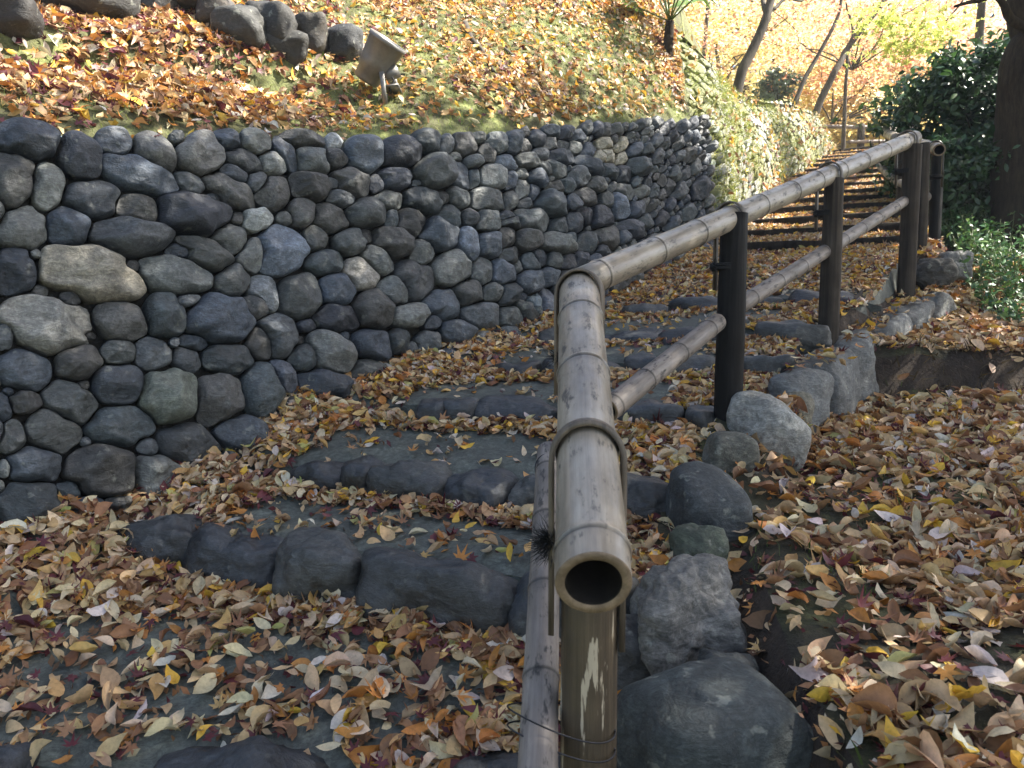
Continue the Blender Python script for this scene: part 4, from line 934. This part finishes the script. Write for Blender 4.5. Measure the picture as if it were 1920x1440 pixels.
V, Fs = turned([(hw * .84, hw * .86), (hw * .6, hw * .875), (0.0001, hw * .88)], cL, axL); part(mesh_np('lens', V, Fs, M['lens']), lamp)
def boxm(c, hx, hy, hz, ax=None):
    V = np.array([(x, y, z) for x in (-1, 1) for y in (-1, 1) for z in (-1, 1)], float) * [hx, hy, hz]
    if ax is not None: V = roty(V, ax)
    return V + c, np.array([[0, 1, 3, 2], [4, 6, 7, 5], [0, 4, 5, 1], [2, 3, 7, 6], [0, 2, 6, 4], [1, 5, 7, 3]])
acc = Acc()
pv = at(713, 140, base[1] - .06)
acc.add(*boxm(at(719, 165, base[1] - .075), .011, .004, .075, R(-6))); acc.add(*boxm(at(740, 152, base[1] + .07), .011, .004, .06, R(-20)))
acc.add(*boxm(at(737, 168, base[1]), .035, .075, .004, R(-8))); 
part(acc.build('bracket', M['metal'], False), lamp)
acc = Acc(); acc.add(*boxm(at(735, 138, base[1] - .01), .035, .03, .022, R(-25))); part(acc.build('junction_box', M['metal'], False), lamp)
t_ = np.linspace(0, 1, 20); cp = at(735, 145, base[1] - .04)[None] + np.stack([.01 * np.sin(t_ * 6), -.02 * t_, -.07 * t_], -1)
part(mesh_np('cable', *tube(cp, .004, 8), M['rope']), lamp)
part(mesh_np('stake', *tube(np.array([at(722, 176, base[1] - .04), at(722, 205, base[1] - .02)]), .012, 12), M['metal']), lamp)

# ------------------------------------------------------------------ trees
def crown_pts(c, rad, N, clumps, spread=.22, flat=.45, shell=.0):
    d = nrm(rng.normal(size=(clumps, 3))); r = rng.uniform(shell, 1, (clumps, 1)) ** (1 / 2.2); cc = d * r
    k = rng.integers(0, clumps, N); s = rng.uniform(.5, 1.3, clumps)[k][:, None]
    p = cc[k] + rng.normal(0, 1, (N, 3)) * spread * s * [1, 1, flat]
    return np.asarray(c) + p * np.asarray(rad)
def limb(p0, p1, r0, r1, seed, bend=.06, n=14, seg=12):
    t = np.linspace(0, 1, n)[:, None]; L = np.linalg.norm(np.subtract(p1, p0)); P = np.asarray(p0) + (np.asarray(p1) - p0) * t
    off = np.stack([vnoise(np.stack([t[:, 0] * 3, t[:, 0] * 0 + seed + k * 7.7, t[:, 0] * 0], -1), 2) for k in range(3)], -1) * bend * L * np.sin(np.pi * t)
    return tube(P + off, r0 + (r1 - r0) * t[:, 0], seg)
def tree(name, base, path, r, label, cat, crown=None, group=None, bark='bark', limbs=(), crown_col=None, leaf=.07, tmpl=rhomb, flatn=True):
    root = empty(name, base); tag(root, label, cat, group)
    acc = Acc(); path = [np.asarray(p, float) for p in path]; rs = np.linspace(r, r * .55, len(path))
    pp_ = np.array(path); t = np.linspace(0, len(path) - 1, 8 * len(path)); P = np.stack([np.interp(t, range(len(path)), pp_[:, k]) for k in range(3)], -1); rad = np.interp(t, range(len(path)), rs)
    P = P + .12 * r * np.stack([vnoise(np.stack([t * 2, t * 0 + k, t * 0], -1), 5) for k in range(3)], -1)
    rad = rad * (1 + .6 * np.exp(-t / .5) * (r > .2)) if r > .1 else rad
    V, Fs = tube(P, rad, 24 if r > .1 else 12); V = V + nrm(V - V.mean(0)) * (.05 * r * fbm(V, 3 / r * .3, 3, 8))[:, None]; acc.add(V, Fs)
    for (a, b, ra, rb, sd_) in limbs: acc.add(*limb(a, b, ra, rb, sd_))
    part(acc.build('trunk', M[bark]), root)
    if crown:
        acc = Acc(); tw = Acc()
        for (c, rad, N, cl, cols) in crown:
            cols = np.asarray(cols, float); lay = name == 'maple_tree'
            d_ = nrm(rng.normal(size=(cl, 3))) * rng.random((cl, 1)) ** .4; k_ = rng.integers(0, cl, N); sc_ = rng.uniform(.5, 1.3, cl)[k_][:, None]
            p = np.asarray(c) + (d_[k_] + rng.normal(0, 1, (N, 3)) * (.17 if lay else .22) * sc_ * [1, 1, .28 if lay else .45]) * np.asarray(rad)
            tone = cols[rng.integers(0, len(cols), cl)] * rng.uniform(.62, 1.15, (cl, 1)); col = tone[k_] * rng.uniform(.85, 1.15, (N, 1))
            if lay:
                for q_ in range(min(cl, 9)): tw.add(*limb(np.asarray(c) - [0, 0, rad[2] * .8], np.asarray(c) + d_[q_] * rad, .014, .004, q_ * 3.1, .1, 8, 5))
            nn = np.tile([0, 0, 1.], (N, 1)); scatter(acc, p, nn, rng.uniform(.6, 1.3, N) * leaf, np.clip(col, 0, .9), tmpl(N), .6)
        part(acc.build('crown', M['crown']), root)
        if tw.V: part(tw.build('branches', M[bark]), root)
    return root
YEL = [(.88, .72, .32), (.91, .83, .48), (.84, .68, .28), (.89, .66, .32)]
ORG = [(.90, .56, .34), (.89, .48, .34), (.91, .68, .40), (.86, .42, .28)]
GRN = [(.50, .55, .14), (.62, .62, .16), (.38, .46, .10)]
LT = 'trees on the terrace above the stone bank'
b = at(1370, 185, 8.1)
tree('maple_tree', b - [0, 0, .15], [b - [0, 0, .2], at(1392, 130, 8.1), at(1424, 70, 8.15), at(1446, 0, 8.2), at(1462, -90, 8.3), at(1500, -260, 8.6)], .054,
     'thick leaning grey trunk rising from the mossy stone bank', 'tree', [((2.2, 14.5, 6.4), (3.2, 2, 1.1), 5000, 60, YEL)], LT,
     limbs=[(at(1446, 20, 8.2), at(1530, -20, 8.6), .018, .008, 1), (at(1440, 30, 8.2), at(1400, -60, 8.6), .03, .01, 2)])
b = at(1478, 194, 10.2)
tree('maple_tree', b - [0, 0, .1], [b - [0, 0, .2], at(1510, 145, 10.3), at(1545, 85, 10.4), at(1572, 30, 10.5), at(1590, -60, 10.6)], .03,
     'thin pale leaning trunk in the middle of the terrace trees', 'tree', [((4.2, 14.5, 5.5), (2.6, 2.0, 1.0), 3500, 45, YEL + ORG)], LT)
b = at(1518, 218, 10.9)
tree('maple_tree', b - [0, 0, .1], [b - [0, 0, .2], at(1540, 185, 10.9), at(1566, 135, 10.9), at(1586, 95, 11), at(1612, 60, 11), at(1650, 15, 11.2), at(1690, -60, 11.4)], .05,
     'reddish forked trunk leaning over the top of the timber steps', 'tree', [(at(1600, 40, 11.6), (2.6, 1.6, .8), 7000, 70, ORG + YEL[:2]), (at(1560, 150, 12.8), (2.0, 1.5, .8), 2500, 40, YEL)], LT,
     limbs=[(at(1586, 95, 11), at(1622, 20, 11.1), .022, .012, 4), (at(1600, 78, 11), at(1586, -20, 11.3), .02, .008, 5)])
b = at(1580, 290, 11.3)
tree('support_pole', b, [b - [0, 0, .1], at(1583, 230, 11.3), at(1586, 160, 11.3), at(1589, 98, 11.3)], .032, 'slim upright pole propping the forked maple at the top step', 'pole')
for i, (px, y0, y1, d, r, lb) in enumerate(((1313, 90, -120, 12, .035, 'slender straight trunk just right of the palm'), (1396, 150, -150, 16, .08, 'dark upright trunk behind the thick leaning one'),
                                  (1360, 140, -150, 19, .13, 'broad hazy trunk far behind the leaning maple'), (1800, 300, -100, 17, .09, 'dark trunk far behind the evergreen bush'), (1740, 280, -150, 20, .07, 'faint thin trunk in the orange maples right of the pole'))):
    p0 = at(px, y0, d); p1 = at(px + 6, y1, d)
    tree('background_tree', p0, [p0 - [0, 0, 1], (p0 + p1) / 2 + [.1, 0, 0], p1], r, lb, 'tree', None, 'bare trunks between the far maples')
# far maples, each with its own crown
FAR = [(1340, 60, 15, (1.7, 1.7, 1.3), YEL, 'bright yellow maple behind the top of the slope'),
       (1450, 110, 17, (2.0, 2, 1.3), YEL, 'golden maple crown behind the leaning trunk'),
       (1560, 205, 17, (2.0, 1.6, 1.0), YEL + ORG[:1], 'low yellow maple right behind the landing fence'),
       (1660, 215, 16, (1.7, 1.4, .9), YEL, 'yellow maple between the pole and the evergreen bush'),
       (1690, 110, 15, (1.9, 1.6, 1.1), ORG, 'orange maple above the farther handrail'),
       (1590, 40, 19, (2.6, 2, 1.3), ORG + YEL, 'large peach coloured maple at the top centre of the trees'),
       (1830, 60, 18, (2.4, 2, 1.4), ORG + YEL[:1], 'orange red maple behind the evergreen bush'),
       (1780, 160, 21, (2.6, 2, 1.6), YEL, 'pale yellow maple deep behind the orange ones'),
       (1450, 15, 22, (3.0, 2, 1.6), YEL, 'tall pale yellow maple deep behind the leaning trunk'),
       (1640, 270, 24, (4.2, 2, 1.2), ORG + YEL, 'far orange foliage below the fence rail'),
       (1480, 230, 19, (1.8, 1.5, 1.1), YEL, 'yellow maple low behind the mossy bank')]
for i, (px, py, d, rad, cols, lb) in enumerate(FAR):
    c = at(px, py, d); b = np.array([c[0], c[1], 2.15])
    tree('maple_tree', b, [b, (b + c) / 2 + [.2, 0, 0], c], .05, lb, 'tree', [(c, rad, 7500, 75, cols)], 'far maples behind the landing', leaf=.11,
         limbs=[((b + c) / 2, c + np.array([rad[0] * .6, 0, rad[2] * .4]), .03, .01, i), ((b + c) / 2, c + np.array([-rad[0] * .6, 0, rad[2] * .5]), .03, .01, i + 9)])
# blue green shrub on the terrace
def shrub(name, base, c, rad, N, cl, cols, leaf, label, cat, tm=leaf2, group=None, twigs=14, mat_='green', tilt=.7, spread=.22):
    root = empty(name, base); tag(root, label, cat, group); acc = Acc()
    p = crown_pts(c, rad, N, cl, spread=spread, flat=.7, shell=.1); cols = np.asarray(cols, float); col = cols[rng.integers(0, len(cols), N)] * rng.uniform(.7, 1.3, (N, 1))
    out = nrm((p - c) / rad + [0, 0, .6]); scatter(acc, p, out, rng.uniform(.7, 1.3, N) * leaf, col, tm(N), tilt); part(acc.build('foliage', M[mat_]), root)
    acc = Acc()
    for i in range(twigs):
        e = c + rng.normal(0, .45, 3) * rad; acc.add(*limb(base + rng.normal(0, .05, 3) * [1, 1, 0], e, .012, .004, i, .1, 10, 6))
    part(acc.build('stems', M['barkdark']), root); return root
c = at(1464, 165, 12.5); shrub('shrub', np.array([c[0], c[1], 2.1]), c, np.array([.30, .3, .25]), 2500, 14, [(.10, .17, .12), (.14, .22, .15)], .07, 'small blue green shrub standing behind the mossy bank', 'shrub')
# evergreen bush on the right
EV = [(.022, .055, .018), (.035, .085, .025), (.05, .11, .03), (.028, .065, .03)]
c = at(1812, 250, 6.6); shrub('evergreen_bush', np.array([c[0], c[1], right_z(np.array(c[0]), np.array(c[1]))]), c, np.array([.56, .65, .62]), 15000, 90, EV, .075, 'dense dark evergreen bush with glossy leaves beside the handrail', 'bush', spread=.17)
c = at(1905, 190, 6.9); shrub('evergreen_bush', np.array([c[0], c[1], 1.0]), c, np.array([.45, .5, .55]), 9000, 60, EV, .075, 'second evergreen bush half hidden behind the big trunk', 'bush', spread=.17)
c = at(1790, 345, 6.2); shrub('evergreen_bush', np.array([c[0], c[1], .55]), c, np.array([.40, .4, .35]), 5000, 50, EV[:2], .06, 'dark low bush in the shade under the large evergreen', 'bush')
# big trunk and its shading crown (overhead, out of the picture)
bt = np.array([3.62, 5.75, .35])
CG = [(.10, .16, .03), (.22, .26, .05), (.40, .34, .06), (.5, .22, .05)]
big_tree = tree('old_tree', bt, [bt - [0, 0, .2], bt + [-.02, 0, .35], at(1958, 140, 5.75), at(1962, 0, 5.75), bt + [.1, -.2, 3.6], bt + [.3, -.6, 4.8]], .30,
     'massive dark trunk at the right edge beside the bush', 'tree',
     [((3.6, .8, 4.3), (1.8, 1.6, .8), 12000, 150, CG), ((4.2, 3.8, 4.2), (2.1, 1.9, .9), 22000, 230, CG), ((3.0, 2.5, 4.4), (2.0, 1.7, .8), 18000, 210, CG), ((4.5, 5.3, 4.6), (1.2, 1.1, .6), 4200, 60, CG), ((5.9, 2.1, 4.3), (2.0, 2.3, .9), 9500, 90, CG)], None, 'barkdark',
     limbs=[(at(1955, 110, 5.7), at(1868, -8, 5.5), .045, .02, 3), (at(1868, -8, 5.5), at(1790, 12, 5.3), .02, .008, 6), (bt + [.1, -.2, 3.6], (4.6, 3.5, 4.6), .16, .05, 11), (bt + [0, 0, 3.4], (3.0, 2.8, 4.8), .14, .04, 12), (bt + [0, 0, 3.5], (5.4, 1.8, 4.6), .13, .04, 13), (bt + [0, 0, 3.2], (5.2, 6.3, 5.6), .12, .02, 14)],
     leaf=.085, tmpl=leaf2)
# drooping maple sprays near the top right
b = np.array([5.2, 9.3, 1.5]); acc = Acc()
sp = tree('maple_tree', b, [b, b + [-.1, 0, 1.6], at(1850, -90, 9.0)], .06, 'green leaved maple whose sprays hang over the handrail', 'tree',
     None, None, limbs=[(at(1850, -90, 9.0), at(1690, 30, 8.6), .02, .004, 21), (at(1850, -90, 9.0), at(1760, 60, 8.8), .02, .004, 22), (at(1760, -40, 8.8), at(1640, 10, 8.7), .012, .003, 23)])
for px, py in ((1700, 70), (1735, 85), (1660, 45), (1690, 100), (1760, 55), (1720, 30), (1640, 25)):
    N = 110; p = at(px, py, 8.7) + rng.normal(0, 1, (N, 3)) * [.17, .2, .05]; col = np.array(GRN)[rng.integers(0, 3, N)] * rng.uniform(.7, 1.2, (N, 1)); scatter(acc, p, np.tile([0, 0, 1.], (N, 1)), rng.uniform(.07, .11, N), col, maple(N), .45)
part(acc.build('crown', M['crown']), sp)

# young palm on the shoulder of the slope
pb = on_hill(1250, 98); palm = empty('palm', pb); tag(palm, 'small fan palm with dark fibrous stem on top of the slope', 'palm')
top = at(1256, 40, pb[1]); t_ = np.linspace(0, 1, 22); P = pb - [0, 0, .08] + (top - pb + [0, 0, .08]) * t_[:, None]
V, Fs = tube(P, .040 * (1 - .35 * t_) * (1 + .18 * np.abs(np.sin(t_ * 24))), 14); part(mesh_np('trunk', V, Fs, M['barkdark']), palm)
for k in range(11):
    a = k * 2.4; el = rng.uniform(.5, 1.25); L = rng.uniform(.22, .34); dr = np.array([math.cos(a) * math.cos(el), math.sin(a) * math.cos(el), math.sin(el)])
    hub = top + dr * L; acc = Acc(); acc.add(*tube(np.array([top, hub]), .006, 6), np.array((.12, .17, .04)))
    sd2 = nrm(np.cross(dr, [0, 0, 1.])); n3 = np.cross(sd2, dr)
    for b_2 in np.linspace(-1.5, 1.5, 15):
        d2 = dr * math.cos(b_2) + sd2 * math.sin(b_2); l2 = .30 * (1 - .12 * abs(b_2)); tip = hub + d2 * l2 + np.array([0, 0, -.05]); md = hub + d2 * l2 * .5 + n3 * .006; w = np.cross(d2, n3) * .013
        acc.add(np.array([hub, md - w, tip, md + w]), np.array([[0, 1, 2, 3]]), np.array((.14, .26, .05)) * rng.uniform(.8, 1.2))
    part(acc.build('frond', M['green']), palm)

# green undergrowth on the right
def leafy(acc, accs, x, y, h, nl, cols, lf):
    z = float(right_z(np.array([x]), np.array([y]))[0]); b = np.array([x, y, z]); tip = b + [rng.normal(0, .3) * h, rng.normal(0, .3) * h, h]
    P = b + (tip - b) * np.linspace(0, 1, 6)[:, None]; accs.add(*tube(P, .0018, 5), np.array((.09, .12, .035)))
    t = rng.uniform(.25, 1, nl)[:, None]; p = b + (tip - b) * t + rng.normal(0, .022, (nl, 3)); cols = np.asarray(cols); c = cols[rng.integers(0, len(cols), nl)] * rng.uniform(.7, 1.3, (nl, 1))
    scatter(acc, p, np.tile([0, -.1, 1.], (nl, 1)), rng.uniform(.7, 1.3, nl) * lf, c, leaf2(nl), .55)
acc, accs = Acc(), Acc(); GR = [(.06, .15, .045), (.09, .20, .06), (.05, .12, .05), (.13, .22, .06)]
for _ in range(760):
    y = rng.uniform(4.05, 6.3); x0 = np.interp(y, [3.9, 4.6, 5.2, 6.2], [2.35, 2.55, 2.85, 3.1]); x = x0 + rng.random() ** 1.2 * 1.6
    leafy(acc, accs, x, y, rng.uniform(.10, .30) * (1 if y > 4.4 else .6), 13, GR, .042)
for V, Fq_, C_ in ((accs.V, accs.F, accs.C),):
    for v_, c_ in zip(V, C_): pass
acc.add(np.concatenate(accs.V), [np.concatenate([f for f in accs.F if f.shape[1] == k]) for k in (3, 4)], np.concatenate(accs.C))
tag(acc.build('undergrowth', M['green']), 'low bright green leafy plants below the big trunk', 'undergrowth', kind='stuff')
acc = Acc(); N = 2600; y = rng.uniform(1.0, 4.2, N); x = edge_x(y) + .12 + rng.random(N) * 2; P = np.stack([x, y, right_z(x, y)], -1); k = fbm(P * [1, 1, 0], 2.2, 2, 91) > .15; P = P[k]
blades(acc, P, np.tile([0, 0, 1.], (len(P), 1)), rng.uniform(.015, .05, len(P)), np.array([.09, .14, .03]) * rng.uniform(.6, 1.4, (len(P), 1)), .4)
N = 700; y = rng.uniform(3.36, 3.5, N); x = edge_x(y) + .2 + rng.random(N) * 2.2; P = np.stack([x, y, right_z(x, y)], -1)
blades(acc, P, np.tile([0, -.9, .2], (N, 1)), rng.uniform(.03, .08, N), np.array([.10, .075, .04]) * rng.uniform(.6, 1.5, (N, 1)), .5)
tag(acc.build('grass', M['grass']), 'sparse grass blades and rootlets on the ground right of the path', 'grass', kind='stuff')

# roots creeping down the slope
for k, (pts_, lb) in enumerate((([(872, 48), (884, 78), (905, 100), (926, 140)], 'bare grey root winding down the mossy slope'), ([(945, 95), (965, 112), (985, 128)], 'short dark root on the slope right of the longer one'))):
    P = np.array([on_hill(*q_) for q_ in pts_]) + [0, 0, .012]; t_ = np.linspace(0, len(P) - 1, 24); Q_ = np.stack([np.interp(t_, range(len(P)), P[:, j]) for j in range(3)], -1)
    tag(mesh_np('root', *tube(Q_, np.linspace(.02, .010, 24) * (1 if k == 0 else .6), 10), M['bark']), lb, 'root')
